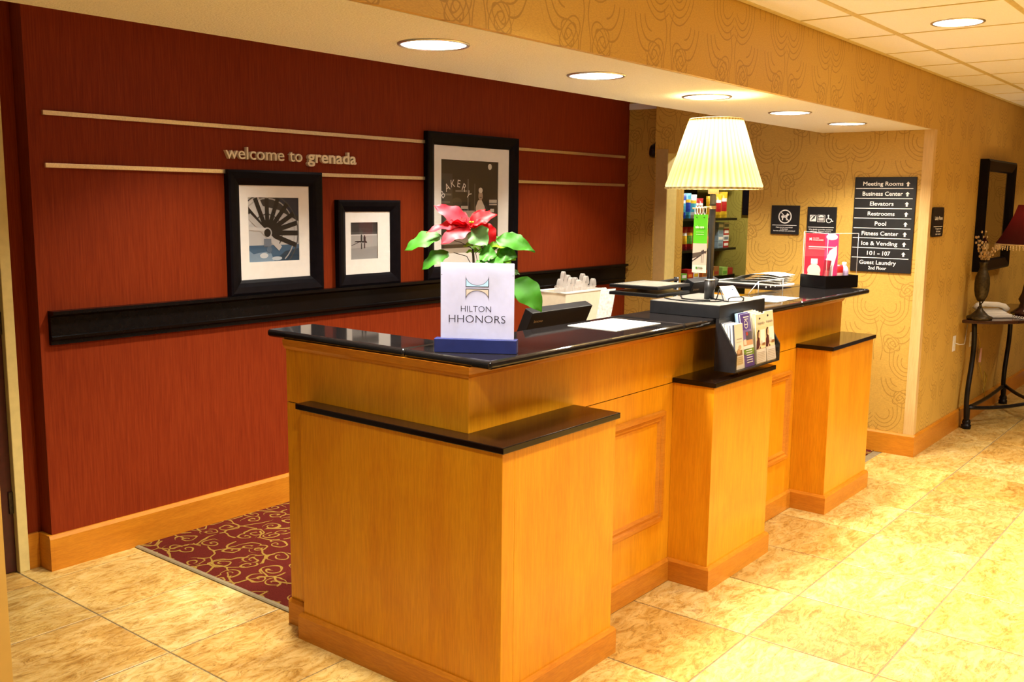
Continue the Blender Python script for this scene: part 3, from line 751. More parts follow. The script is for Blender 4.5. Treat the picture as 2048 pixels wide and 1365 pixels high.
text('lettering', 'Guest Laundry', P, .187, .052, .027, 'sign_white', t, width=.248, bold=.012)
text('lettering', '2nd Floor', P, .187, .017, .021, 'sign_white', t, width=.122, bold=.012)
t, P, w_, h_ = sign_panel('no_pets_sign', 2.959, 2.7465, 1.488, 1.696, 'small black no dogs sign left of the two square signs')
Wh = (.86, .85, .83); Bk = (.008, .008, .009); c_ = (.106, .128)
dog = [(-.030, -.006), (-.026, .006), (-.012, .010), (.008, .010), (.014, .022), (.021, .026), (.022, .020), (.032, .015), (.030, .009), (.020, .006), (.018, -.006), (.017, -.026), (.010, -.026), (.009, -.008), (-.012, -.008), (-.014, -.026), (-.021, -.026), (-.022, -.008)]
poly_print('pictogram', P, [(disc(*c_, .050, n=32), Wh), (disc(*c_, .042, n=32), Bk), ([(c_[0]+a, c_[1]+b) for a, b in dog], Wh), (bar((c_[0]-.032, c_[1]+.032), (c_[0]+.032, c_[1]-.032), .010), Bk), (bar((c_[0]-.032, c_[1]+.032), (c_[0]+.032, c_[1]-.032), .006), Wh)], t)
poly_print('rule', P, [(rect(.012, .196, .064, .067), Wh)], t)
for k, tx in enumerate(('Pets are not permitted', 'in the hotel.', 'Service animals are permitted')): text('lettering', tx, P, .104, .047-.0125*k, .0075, 'sign_white', t, width=(.125, .06, .165)[k], bold=.01)
t, P, w_, h_ = sign_panel('accessibility_sign', 2.687, 2.478, 1.480, 1.689, 'small black accessibility sign between no dogs sign and directory')
pg = [(rect(.020, .066, .106, .152), Wh), ([(.024, .108), (.046, .124), (.064, .150), (.058, .151), (.040, .132)], Bk), (arcband(.040, .132, .012, .016, -.6, 3.3, 14), Bk),
      (rect(.075, .130, .103, .153), Wh), (rect(.078, .127, .106, .150), Bk), (rect(.084, .121, .112, .132), Wh), (arcband(.1025, .133, .010, .018, .2, 2.94, 12), Wh), (rect(.083, .122, .138, .145), Wh)]
for a in range(4): pg.append((rect(.087+.009*a, .092+.009*a, .115, .119), Bk)); pg.append((rect(.087+.009*a, .092+.009*a, .124, .128), Bk))
pg += [(disc(.155, .149, .006), Wh), (bar((.155, .144), (.158, .124), .007), Wh), (bar((.158, .126), (.176, .125), .006), Wh), (bar((.175, .126), (.184, .108), .006), Wh), (bar((.183, .108), (.192, .111), .005), Wh), (arcband(.160, .116, .0145, .0195, 2.1, 5.9, 20), Wh)]
poly_print('pictogram', P, pg, t)
poly_print('rule', P, [(rect(.010, .196, .064, .067), Wh)], t)
for k, tx in enumerate(('We gladly provide assistive', 'devices. Please inquire', 'at the front desk.')): text('lettering', tx, P, .103, .046-.0135*k, .0085, 'sign_white', t, width=(.175, .15, .11)[k], bold=.01)
# lobby phone sign on the hall wall
t = thing('lobby_phone_sign', 'small black lobby phone sign on the hall wall', 'sign', (6.955, YS-.006, 1.497), group='black wall signs')
mb = MB(); pts = []
for cx, cz, a0 in ((7.080, 1.675, 0), (6.860, 1.675, PI/2), (6.860, 1.520, PI), (7.080, 1.520, 1.5*PI)):
    pts += [(cx+.022*math.cos(a0+PI/2*i/5), YS-.0005, cz+.022*math.sin(a0+PI/2*i/5)) for i in range(6)]
mb.prism(pts, (0, -.010, 0)).build('panel', 'sign_black', t)
P = plane((6.84, YS-.0106, 1.497), (1, 0, 0), (0, -1, 0))
text('lettering', 'Lobby Phone', P, .135, .115, .024, 'sign_white', t, width=.18, bold=.012)
poly_print('rule', P, [(rect(.03, .24, .068, .072), Wh)], t)
for k, tx in enumerate(('To reach a room', 'dial 6 and', 'the room')): text('lettering', tx, P, .14, .050-.018*k, .012, 'sign_white', t, width=(.14, .10, .12)[k], bold=.01)
# small security camera hanging by its cable
t = thing('hanging_camera', 'small black camera hanging by its cable on gold wall', 'camera', (XC+.13, 4.03, 2.08))
xc = XC+.157
MB().tube([(xc-.012, 4.002, 2.53), (xc-.012, 4.010, 2.42), (xc-.010, 4.018, 2.30), (xc-.016, 4.030, 2.20), (xc-.030, 4.035, 2.165)], .0045).build('cable', 'black_plastic', t)
bd = MB(); bd.lathe([(.001, 0), (.030, .002), (.037, .02), (.037, .06), (.030, .085), (.016, .10), (.001, .104)], 20); 
for i, v in enumerate(bd.v): q = Matrix.Rotation(.35, 3, 'Y') @ Matrix.Rotation(-.15, 3, 'X') @ v; bd.v[i] = q + Vector((xc-.045, 4.035, 2.072))
bd.build('body', 'black_plastic', t)
ln = MB().lathe([(.0005, .001), (.012, 0), (.022, .002), (.026, .012)], 20)
for i, v in enumerate(ln.v): q = Matrix.Rotation(-1.0, 3, 'Y') @ (v - Vector((0, 0, .0))); ln.v[i] = Vector((v.z*1.-.034, v.x, v.y)) + Vector((xc-.052, 4.030, 2.105))
ln.build('lens', 'glass', t); 
MB().box(xc-.022, xc, 4.005, 4.035, 2.150, 2.18).build('bracket', 'black_plastic', t, bevel=.004)

# ================================================================== PANTRY BEHIND THE OPENING
MB().box(8.30, 8.42, 2.3, 4.75, 0, 2.6).build('wall_pantry_end', 'olive', kind='structure')
MB().box(XC+.301, 8.299, 4.62, 4.74, 0, 2.6).build('wall_pantry_back', 'olive', kind='structure')
MB().box(XC+.151, 8.42, YS+.141, 4.75, 2.45, 2.5).build('ceiling_pantry', 'ceil_tile', kind='structure')
pk = thing('snack_shelf', 'black open snack shelf unit in the alcove', 'shelf', (7.7, 4.2, 0))
MB().box(7.075, 8.19, 4.32, 4.335, .0, 2.2).build('back_panel', 'black_lacquer', pk)
MB().box(7.075, 7.095, 3.92, 4.319, 0, 2.2).build('side_panel', 'black_lacquer', pk)
MB().box(8.17, 8.19, 3.92, 4.319, 0, 2.2).build('side_panel', 'black_lacquer', pk) if False else None
for z in (1.07, 1.31, 1.575, 1.93): MB().box(7.096, 8.17, 3.90, 4.319, z-.02, z).build('shelf', 'black_lacquer', pk)
MB().box(7.096, 8.25, 3.82, 4.319, .0, 1.049).build('base_cabinet', 'black_lacquer', pk)
def pouch_mesh(w_, h_, d_, c1, c2, c3):
    """pillow bag with crimped ends and a printed panel"""
    mb = MB(); nu, nv = 6, 8
    for sd in (1, -1):
        vs = []
        for j in range(nv+1):
            for i in range(nu+1):
                a, b = i/nu, j/nv
                bul = (math.sin(PI*a)**.6)*(math.sin(PI*min(1, max(0, (b-.06)/.88)))**.5 if .06 < b < .94 else 0)
                vs.append(((a-.5)*w_*(1-.06*math.sin(PI*b)), -sd*bul*d_/2*(1+.1*math.sin(9*a+5*b)), b*h_))
        for j in range(nv):
            for i in range(nu):
                b = (j+.5)/nv; a = (i+.5)/nu
                c = c2 if (.3 < b < .62 and .15 < a < .85) else (c3 if .62 < b < .8 and .2 < a < .8 else c1)
                mb.add([vs[j*(nu+1)+i], vs[j*(nu+1)+i+1], vs[(j+1)*(nu+1)+i+1], vs[(j+1)*(nu+1)+i]], [(0, 1, 2, 3)], c)
    return mb
def pouch(x, y, z, w_, h_, d_, cs, label, rz=-.45, group='snack bags on the alcove shelf', cat='snack bag', name='snack_bag'):
    mb = pouch_mesh(w_, h_, d_, *cs); me = mb.build(name, 'print', label=label, cat=cat, group=group, loc=(0, 0, 0)); me.location = (x, y, z); me.rotation_euler = (0, 0, rz); return me
Bl, Cy, Wt, Rd, Yl, Or, Gn, Br = (.01, .05, .42), (.05, .35, .55), (.75, .78, .8), (.42, .012, .015), (.75, .48, .02), (.75, .2, .02), (.12, .35, .04), (.3, .12, .03)
xs = [7.16, 7.25, 7.34, 7.43, 7.53]
for k, x in enumerate(xs):
    pouch(x, 4.02, 1.576, .10, .20+.01*(k % 2), .07, [(Bl, Cy, Bl), (Bl, Wt, Bl), (Bl, Cy, Wt), (Cy, Bl, Yl), (Wt, Cy, Yl)][k],
          ['first blue snack bag on the upper shelf from the left', 'second blue snack bag on the upper shelf', 'third blue snack bag on the upper shelf', 'turquoise snack bag on the upper shelf', 'pale snack bag with yellow spot on the upper shelf'][k])
for k, x in enumerate((7.63, 7.72)): pouch(x, 4.05, 1.576, .085, .17, .07, (Rd, Br, Wt), ['red snack bag behind the lamp arm on the upper shelf', 'darker red snack bag beside the lamp pole'][k])
for k, x in enumerate((7.845, 7.955, 8.065)): pouch(x, 4.0, 1.576, .10, .19+.02*k, .08, (Yl, Rd if k else Or, Wt if k else Yl), ['yellow chip bag right of the lamp pole', 'middle yellow chip bag on the upper shelf', 'rightmost yellow chip bag on the upper shelf'][k], rz=-.6)
for k, x in enumerate((7.15, 7.25, 7.35, 7.45, 7.55)):
    pouch(x, 4.0, 1.311, .094, .19, .07, [(Or, Wt, Rd), (Rd, Br, Wt), (Rd, Yl, Wt), (Rd, Gn, Yl), (Or, Rd, Yl)][k],
          ['orange and white snack bag on the lower shelf end', 'dark red snack bag on the lower shelf', 'red snack bag with yellow label on the lower shelf', 'red snack bag with green label on the lower shelf', 'orange snack bag next to the green lamp sign'][k], group='snack bags on the lower alcove shelf')
for k, x in enumerate((7.66, 7.78)): pouch(x, 4.02, 1.311, .10, .17, .06, (Yl, Or, Wt) if k else (Br, Wt, Or), ['brown snack bag behind the lamp pole on lower shelf', 'yellow snack bag behind the lamp pole on lower shelf'][k], group='snack bags on the lower alcove shelf')
# noodle-cup style cartons stacked at the right end
lv = ['bottom', 'second', 'third', 'top']
for k in range(4):
    for s_ in (0, 1):
        x = 7.93 + .11*s_
        mb = MB(); cc = [((.25, .35, .42), (.45, .5, .3)), (Rd, (.8, .76, .68))][s_]
        mb.box(x, x+.10, 3.96, 4.08, 1.311+.056*k, 1.311+.056*k+.054, cc[k % 2] if s_ else cc[0])
        mb.box(x+.01, x+.09, 3.9585, 3.9600, 1.325+.056*k, 1.325+.056*k+.025, (.85, .83, .75) if (k+s_) % 2 else (.15, .2, .25))
        mb.build('snack_carton', 'print', label='%s %s carton in the stack at the right shelf end' % (lv[k], 'red and white' if s_ else 'blue grey'), cat='carton', group='cartons on the lower alcove shelf')
gl = ['green', 'red', 'white', 'orange', 'yellow', 'brown', 'light green', 'dark red']
gc = [Gn, Rd, Wt, Or, Yl, Br, (.3, .5, .1), (.3, .02, .02)]
for k in range(8):
    x = 7.13+.125*k; mb = MB(); mb.box(x, x+.10, 3.88+.01*(k % 3), 3.96, 1.071, 1.071+.05+.03*((k*3) % 4)/3, gc[k]); mb.box(x+.015, x+.085, 3.8785+.01*(k % 3), 3.88+.01*(k % 3), 1.085, 1.11, gc[(k+2) % 8])
    mb.build('candy_box', 'print', label='small %s candy box on the bottom alcove shelf' % gl[k], cat='candy box', group='candy boxes on the bottom alcove shelf')
t = thing('alcove_notice', 'narrow black framed notice at the right edge of the alcove', 'notice', (8.28, 3.86, 1.60))
MB().box(8.276, 8.2995, 3.80, 3.905, 1.60, 1.86).build('frame', 'frame_black', t, bevel=.003)
MB().box(8.2745, 8.2758, 3.815, 3.84, 1.62, 1.84).build('card', 'white', t)
pl_ = bpy.data.lights.new('pantry_lamp', 'AREA'); pl_.shape = 'DISK'; pl_.size = .2; pl_.energy = 13; pl_.color = LIGHTCOL
pd = thing('recessed_downlight', 'recessed downlight in the alcove ceiling out of view', 'downlight', (7.6, 3.35, 2.44))
MB().lathe([(.12, 2.449), (.12, 2.445), (.1, 2.442), (.0005, 2.445)], 24, (7.6, 3.35, 0)).build('lens', 'down', pd)
po = bpy.data.objects.new('pantry_lamp', pl_); col.objects.link(po); po.parent = pd; po.location = (0, 0, -.004)

# ================================================================== THINGS ON THE COUNTER
# ---- riser with brochure rack
XR0, XR1, YR0, YR1, ZR = 3.935, 4.415, 1.943, 2.30, 1.256
rs = thing('counter_riser', 'charcoal riser box straddling the counter under the lamp', 'riser', (4.17, 2.1, ZT))
MB().box(XR0, XR1, YR0, YR1, ZT+.0005, ZR).build('box', 'grey_plastic', rs, bevel=.0015)
MB().box(XR0+.001, XR1-.001, YR0+.001, YR1-.001, ZR+.0001, ZR+.0016).build('top', 'grey_top', rs)
MB().box(XR0, XR1, YR0, YR0+.016, .962, ZT).build('drop_panel', 'grey_plastic', rs)
for xa, xb in ((XR0, XR0+.012), (XR1-.012, XR1)):
    MB().prism([(xa, YR0-.0005, .962), (xa, YR0-.088, .962), (xa, YR0-.088, 1.045), (xa, YR0-.004, 1.178), (xa, YR0-.0005, 1.178)], (xb-xa, 0, 0)).build('side_panel', 'grey_plastic', rs)
MB().box(XR0+.0125, XR1-.0125, YR0-.088, YR0-.0005, .962, .968).build('floor_panel', 'grey_plastic', rs)
MB().box(XR0+.0125, XR1-.0125, YR0-.088, YR0-.0855, .9685, 1.045).build('front_panel', 'glass', rs, label='clear front of the brochure rack')
xw = (XR1-XR0-.024)/4
for k in range(1, 4): MB().box(XR0+.012+xw*k-.001, XR0+.012+xw*k+.001, YR0-.084, YR0-.001, .9685, 1.04).build('divider', 'glass', rs)
def brochure(k, back, z1, tilt, front, lab, pages, n, cat='brochure'):
    """one leaflet standing in pocket k; tilt = how far the top leans back"""
    x0 = XR0+.012+xw*k+.006; x1 = x0+xw-.012; y = YR0-.080+back
    th = pages
    ex = Vector((1, 0, 0)); nn = Vector((0, -math.cos(tilt), math.sin(tilt))); ez = Vector((0, math.sin(tilt), math.cos(tilt)))
    O = Vector((x0, y, .9695)); Pq = lambda u, v, w_=0.: O + ex*u + ez*v + nn*w_
    t = thing('brochure', lab, cat, O, group='leaflets in the counter rack')
    MB().obox(Pq, 0, x1-x0, 0, z1, -th, 0).build('pages', 'white' if n != 'blue' else 'sky_ink', t)
    poly_print('cover', Pq, front(x1-x0, z1), t, w0=.0004, dw=.0002)
    return t, Pq, x1-x0
Cr = (.82, .74, .58)
fA = lambda w_, h_: [(rect(0, w_, 0, h_), (.85, .80, .68)), (rect(0, w_*.16, 0, h_), (.10, .14, .30)), (rect(w_*.2, w_*.9, .02, h_*.28), (.78, .62, .34)), (rect(w_*.3, w_*.85, h_*.30, h_*.42), (.30, .16, .07)), (disc(w_*.5, h_*.40, w_*.16, h_*.06), (.55, .34, .18)), (disc(w_*.62, h_*.48, w_*.14, h_*.05), (.62, .45, .28)), (rect(w_*.35, w_*.85, h_*.66, h_*.68), (.45, .42, .4)), (rect(w_*.3, w_*.8, h_*.60, h_*.61), (.6, .56, .5))] + [(rect(w_*.3, w_*.85, .025+.009*i, .028+.009*i), (.5, .38, .22)) for i in range(4)]
fB = lambda w_, h_: [(rect(0, w_, 0, h_), (.09, .045, .30)), (rect(w_*.3, w_*.85, h_*.93, h_*.95), Wh), (rect(w_*.4, w_*.75, h_*.89, h_*.905), Wh), (arcband(w_*.5, h_*.80, w_*.15, w_*.19, 0, 2*PI, 20), Wh), (rect(w_*.36, w_*.64, h_*.79, h_*.81), Wh), (rect(0, w_, h_*.34, h_*.70), (.22, .16, .42)), (rect(w_*.35, w_, h_*.45, h_*.66), (.10, .09, .12)), (disc(w_*.5, h_*.62, w_*.1, h_*.035), (.5, .06, .05)), (rect(0, w_, h_*.38, h_*.50), (.62, .36, .2)), (rect(w_*.1, w_*.35, h_*.42, h_*.52), (.75, .66, .55)), (rect(0, w_, h_*.34, h_*.40), (.84, .80, .76)), ([(0, h_*.24), (w_, h_*.22), (w_, h_*.34), (0, h_*.33)], (.16, .30, .02))] + [(rect(w_*.2, w_*.8, .018+.011*i, .022+.011*i), Wh) for i in range(6)]
def fC(w_, h_):
    return [(rect(0, w_, 0, h_), (.86, .72, .44)), (rect(0, w_, h_*.74, h_), (.88, .78, .55)), (rect(w_*.45, w_*.95, h_*.40, h_*.68), (.92, .90, .86)), (disc(w_*.40, h_*.91, w_*.09, h_*.022), (.03, .025, .03)),
            ([(0, h_*.30), (w_*.05, h_*.46), (w_*.22, h_*.54), (w_*.36, h_*.52), (w_*.4, h_*.36), (w_*.5, h_*.30)], (.09, .02, .025)), (disc(w_*.27, h_*.60, w_*.11, h_*.055), (.72, .45, .28)), ([(w_*.1, h_*.50), (w_*.12, h_*.64), (w_*.25, h_*.69), (w_*.38, h_*.66), (w_*.26, h_*.64), (w_*.22, h_*.54)], (.05, .02, .015)),
            ([(w_*.2, h_*.30), (w_*.42, h_*.40), (w_*.46, h_*.38), (w_*.3, h_*.30)], (.76, .52, .34)), (rect(w_*.5, w_*.66, h_*.38, h_*.46), (.75, .7, .62)), (rect(w_*.62, w_*.95, h_*.36, h_*.41), (.32, .15, .06)), (rect(0, w_, h_*.02, h_*.29), (.84, .80, .74))] + [(rect(w_*.1, w_*.85, .012+.008*i, .014+.008*i), (.5, .42, .34)) for i in range(6)]
brochure(0, .004, .205, .10, fA, 'cream visitor guide with blue spine in the leftmost rack pocket', .010, 'w')
for k in range(4): 
    mb = brochure(0, .018+.013*k, .203+.002*k, .10, lambda w_, h_: [(rect(0, w_, 0, h_), (.30, .36, .55)), (rect(0, w_*.2, 0, h_), (.14, .18, .36))], 'blue edged visitor guide behind the cream one, %s from the front' % ('second', 'third', 'fourth', 'fifth')[k], .011, 'w')
brochure(1, .006, .242, .16, fB, 'purple attraction leaflet in the second rack pocket', .003, 'w')
brochure(1, .020, .246, .14, lambda w_, h_: [(rect(0, w_, 0, h_), (.12, .07, .36))], 'spare purple leaflet behind the front purple one', .016, 'blue')
for k in range(4): brochure(2, .014+.014*k, .235+.004*k, .10, lambda w_, h_: [(rect(0, w_, 0, h_), (.82, .74, .50))], 'spare cream leaflet behind the woman leaflet, %s from the front' % ('second', 'third', 'fourth', 'fifth')[k], .007, 'w')
for k in (2, 3):
    t, Pq, wq = brochure(k, .003, .232 if k == 2 else .238, .07 if k == 2 else .12, fC, 'pale leaflet showing a seated woman in the %s rack pocket' % ('third' if k == 2 else 'rightmost'), .004, 'w')
    text('lettering', 'hospitality', Pq, wq*.5, .184, .012, 'ink', t, width=wq*.72, depth=.0002, w0=.003, skew=.2)

# ---- table lamp on the riser
LX, LY = 4.18, 2.1215; z0 = ZR+.0017
lp = thing('table_lamp', 'tall table lamp with ivory pleated shade on the counter riser', 'lamp', (LX, LY, z0))
MB().lathe([(.0005, z0), (.0235, z0), (.0235, z0+.088), (.018, z0+.090), (.0005, z0+.090)], 28, (LX, LY, 0)).build('base', 'lamp_metal', lp)
MB().lathe([(.0255, z0+.089), (.0255, z0+.094), (.012, z0+.096)], 28, (LX, LY, 0)).build('collar', 'steel', lp)
MB().lathe([(.0145, z0+.09), (.0145, 1.70), (.0150, 1.70), (.0150, 1.705), (.0145, 1.706), (.0145, 1.745), (.011, 1.75), (.011, 1.80)], 24, (LX, LY, 0)).build('pole', 'lamp_metal', lp)
MB().obox(plane((LX, LY, 1.752), RR.xy.to_3d(), -F.xy.to_3d()), -.023, .023, 0, .050, -.012, .016).build('switch_box', 'brass', lp, bevel=.002)
np_ = 46
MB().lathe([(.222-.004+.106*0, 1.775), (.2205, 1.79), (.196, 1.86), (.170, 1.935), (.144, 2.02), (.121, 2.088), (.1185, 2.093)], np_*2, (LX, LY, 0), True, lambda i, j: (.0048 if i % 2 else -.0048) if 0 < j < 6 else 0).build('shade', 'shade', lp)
for r_, z_ in ((.2225, 1.778), (.1205, 2.092)):
    MB().tube([(LX+r_*math.cos(2*PI*i/48), LY+r_*math.sin(2*PI*i/48), z_) for i in range(48)], .0048, 8, None, True).build('shade_piping', 'shade', lp)
MB().ball((LX, LY, 1.92), .032, 14, 1, 1, 1.3).build('bulb', 'bulb', lp)
MB().tube([(LX, LY, 1.80), (LX+.035, LY, 1.84), (LX+.05, LY, 1.92), (LX+.03, LY, 2.0), (LX, LY, 2.03)], .0022).build('harp', 'steel', lp)
lt = bpy.data.lights.new('lamp_bulb_light', 'POINT'); lt.energy = LAMP_W; lt.color = (1, .80, .48); lt.shadow_soft_size = .035
lo = bpy.data.objects.new('lamp_bulb_light', lt); col.objects.link(lo); lo.parent = lp; lo.location = (0, 0, 1.975-z0)
MB().tube([(LX-.02, LY-.015, z0+.004), (LX-.09, LY-.05, z0+.003), (LX-.12, LY+.01, z0+.003), (LX-.10, LY+.09, z0+.003), (LX-.03, LY+.13, z0+.003), (LX+.02, LY+.165, z0+.003)], .0028).build('cord', 'black_plastic', lp)
MB().tube([(LX-.015, LY-.02, z0+.004), (LX-.03, LY-.09, z0+.003), (LX-.10, LY-.10, z0+.003), (LX-.19, LY-.02, z0+.003), (LX-.18, LY+.1, z0+.003), (LX-.13, LY+.168, z0+.003)], .0028).build('cord', 'black_plastic', lp)
# arm that carries the green sign
ar = MB().tube([(LX-.012, LY+.004, 1.688), (LX-.10, LY+.06, 1.686), (LX-.106, LY+.064, 1.686)], .004)
# ---- hanging take care sign
er = Vector((LX, LY, 0)); rt = Vector((RR.x, RR.y, 0)).normalized(); fw = Vector((F.x, F.y, 0)).normalized()
sdir = (rt*.86 - fw*.50).normalized(); sn = Vector((sdir.y, -sdir.x, 0)); sn = sn if sn.dot(fw) < 0 else -sn
MB().tube([er - rt*.0135 + Vector((0, 0, 1.690)), er - rt*.055 + Vector((0, 0, 1.688)), er - rt*.095 + Vector((0, 0, 1.684))], .0035).build('sign_arm', 'brass', lp)
MB().lathe([(.0165, 1.682), (.0165, 1.697)], 20, (LX, LY, 0)).build('clamp_ring', 'brass', lp)
so_ = er - rt*.090 - fw*.02
hs = thing('hanging_sign', 'green take care sign hanging from the lamp pole arm', 'sign', so_ + Vector((0, 0, 1.385)))
sw = .068; P = plane(so_ + Vector((0, 0, 1.385)), sdir, sn)
MB().obox(P, 0, sw, 0, .272, -.004, 0).build('board', 'white', hs)
poly_print('artwork', P, [(rect(0, sw, .137, .272), (.10, .52, .01)), (rect(0, sw, 0, .137), (.80, .68, .56)), (rect(0, sw, .036, .137), (.62, .50, .40)), ([(0, .090), (sw, .104), (sw, .098), (sw*.75, .088), (sw*.35, .074), (0, .066)], (.10, .07, .05)), ([(0, .056), (sw*.4, .078), (sw*.62, .086), (sw*.62, .080), (0, .050)], (.05, .035, .03)), (rect(sw*.64, sw*.67, .046, .096), (.05, .035, .03)), (rect(sw*.76, sw*.79, .046, .098), (.05, .035, .03)), (rect(sw*.62, sw*.72, .092, .104), (.06, .04, .04)), (rect(sw*.72, sw*.82, .094, .108), (.06, .04, .04)), (rect(sw*.62, sw*.98, .092, .096), (.06, .04, .04)), (rect(sw*.27, sw*.37, .018, .028), (.05, .25, .02)), (rect(sw*.40, sw*.76, .022, .028), (.3, .34, .25)), (rect(sw*.40, sw*.76, .016, .018), (.4, .42, .35)), (rect(sw*.22, sw*.78, .189, .1905), (.75, .85, .6)), (rect(sw*.22, sw*.78, .178, .1795), (.75, .85, .6)), (disc(sw*.24, .258, .0028), (.02, .05, .01)), (disc(sw*.76, .258, .0028), (.02, .05, .01))], hs)
text('lettering', 'take care', P, sw*.48, .208, .012, 'sign_white', hs, width=sw*.62, depth=.0003, w0=.008, bold=.02)
for u in (.22, .42, .62, .86):
    MB().tube([P(sw*u-.006+.012*math.cos(a)*.6, .290+.0185*math.sin(a), .004*math.cos(a)) for a in [2*PI*i/14 for i in range(14)]], .0014, 6, None, True).build('hook_ring', 'white_plastic', hs)

# ---- business card holder
t = thing('card_holder', 'black wire business card holder on the riser beside the lamp', 'card holder', (4.16, 2.0, z0), -.35)
cx = lambda u, v, w_=0: Vector((u, v, w_))
for s_ in (-.048, .048):
    MB().tube([cx(s_, -.035, .016), cx(s_, -.034, .003), cx(s_, -.005, .003), cx(s_, .022, .056), cx(s_, .026, .058), cx(s_, .045, .004), cx(s_, .052, .003)], .0028, 6).build('wire_side', 'black_plastic', t, world=False)
MB().tube([cx(-.048, -.035, .016), cx(-.03, -.037, .022), cx(.03, -.037, .022), cx(.048, -.035, .016)], .0028, 6).build('front_bar', 'black_plastic', t, world=False)
MB().prism([cx(-.044, -.030, .004), cx(.044, -.030, .004), cx(.044, .004+.018, .064), cx(-.044, .004+.018, .064)], (0, .011, .004)).build('cards', 'white', t, world=False)
MB().face([cx(.02+.008*math.cos(a), .009+.0045*math.sin(a), .0485+.007*math.sin(a)) for a in [2*PI*i/12 for i in range(12)]]).build('emblem', 'navy', t, world=False)

# ---- acrylic counter sign with navy base
SL, SR = Vector((2.3824, 2.2282, ZT)), Vector((2.5303, 1.9876, ZT))
sd = (SR-SL).normalized(); sn_ = Vector((-.85187, -.52374, 0)); P = plane(SL, sd, sn_)
t = thing('loyalty_sign', 'frosted acrylic HILTON HHONORS sign on a navy base', 'sign', (SL+SR)/2 - sn_*.02)
MB().obox(P, 0, .2824, .0005, .048, -.045, 0).build('base', 'navy', t, bevel=.002)
MB().obox(P, .021, .271, .0485, .305, -.018, -.010).build('panel', 'frost', t, bevel=.001)
PP = plane(P(.021, .0485, -.0099), sd, sn_)
cu_ = .125
def lens_half(up):
    # bridge emblem halves: square with a semicircular bite
    w_, h_ = .0395, .040; b0 = .1765 if up else .1705-.0005
    s_ = 1 if up else -1
    pts = [(cu_-w_, b0), (cu_+w_, b0), (cu_+w_, b0+s_*h_)]
    pts += [(cu_+w_*math.cos(a), b0+s_*(h_-w_*.86*math.sin(a))) for a in [PI*i/16 for i in range(1, 16)]] + [(cu_-w_, b0+s_*h_)]
    return pts
def shrink(pts, k, c): return [(c[0]+(x-c[0])*k, c[1]+(y-c[1])*k) for x, y in pts]
for up in (1, 0):
    o = lens_half(up)
    mb = MB().face([PP(u, v, .0004) for u, v in o]); mb.build('emblem_outline', 'ink', t)
    b0 = .1765 if up else .1700; s_ = 1 if up else -1; w_, h_ = .0395, .040
    ip = [(cu_-w_+.0022, b0+s_*.0022), (cu_+w_-.0022, b0+s_*.0022), (cu_+w_-.0022, b0+s_*(h_-.013))]
    ip += [(cu_+(w_+.0004)*math.cos(a), b0+s_*(h_-.0022-(w_-.001)*.86*math.sin(a))) for a in [PI*i/16 for i in range(2, 15)] if abs((w_+.0004)*math.cos(a)) < w_-.0024 and h_-.0022-(w_-.001)*.86*math.sin(a) > .003] + [(cu_-w_+.0022, b0+s_*(h_-.013))]
    MB().face([PP(u, v, .0008) for u, v in ip]).build('emblem_fill', 'sky_ink' if up else 'taupe_ink', t)
text('lettering', 'HILTON', PP, cu_-.004, .092, .0205, 'ink', t, width=.103, depth=.0002, w0=.0004, bold=-.012)
text('lettering', 'HHONORS', PP, cu_, .055, .026, 'ink', t, width=.193, depth=.0002, w0=.0004, bold=-.012)
for u in (.004, .246):
    MB().face([PP(u+.0014*math.cos(a), .216+.0014*math.sin(a), .0004) for a in [2*PI*i/8 for i in range(8)]]).build('pin', 'ink', t)

# ---- poinsettia in a small pot behind the sign
PO = Vector((2.556, 2.168, ZT)); prt = Vector((.62155, -.78337, 0)); pfw = Vector((.78337, .62155, 0))
def W(u, z, dep=0.): return PO + prt*u + pfw*dep + Vector((0, 0, z-ZT))
pt = thing('poinsettia', 'potted poinsettia with red bracts standing behind the acrylic sign', 'potted plant', (PO.x, PO.y, ZT))
MB().lathe([(.0005, ZT+.0005), (.040, ZT+.0005), (.054, ZT+.095), (.058, ZT+.096), (.058, ZT+.108), (.052, ZT+.108), (.050, ZT+.098), (.0005, ZT+.098)], 28, (PO.x, PO.y, 0)).build('pot', 'grey_plastic', pt)
def leaf(name, mat, base, tip, width, up, droop=.02, fold=.25, wave=.004, label=None):
    base, tip = Vector(base), Vector(tip); d = tip-base; L = d.length; d.normalize()
    up = Vector(up); up = (up - d*up.dot(d)).normalized(); sd_ = d.cross(up)
    width = width*(1.18 if name == 'leaf' else 1.12); nu, nv = 12, 6; vs = []
    for i in range(nu+1):
        a = i/nu; wd = width*2.72*a**.62*(1-a)**1.0 if 0 < a < 1 else 0
        wd *= 1 + .10*math.sin(a*17)*(a > .15)
        c = base + d*(L*a) + up*(droop*4*a*(1-a))
        for j in range(nv+1):
            b = (j/nv-.5)*2
            vs.append(c + sd_*(wd*b*.5) + up*(fold*abs(b)*wd*.5 + wave*math.sin(a*15+b*2)*abs(b)))
    fs = [(i*(nv+1)+j, i*(nv+1)+j+1, (i+1)*(nv+1)+j+1, (i+1)*(nv+1)+j) for i in range(nu) for j in range(nv)]
    return MB().add(vs, fs, None, True).build(name, mat, pt, label=label)
upv = Vector((0, 0, 1)); tocam = -pfw
cc = W(-.035, 1.632)
MB().tube([W(-.018, 1.30), W(-.022, 1.42), W(-.027, 1.52), W(-.036, 1.625)], lambda a: .0052-.0015*a).build('stem', 'stem', pt)
MB().tube([W(.005, 1.30, .01), W(.0, 1.45, .01), W(.004, 1.52, .01), W(.006, 1.585, .0)], .0026).build('stem', 'stem', pt)
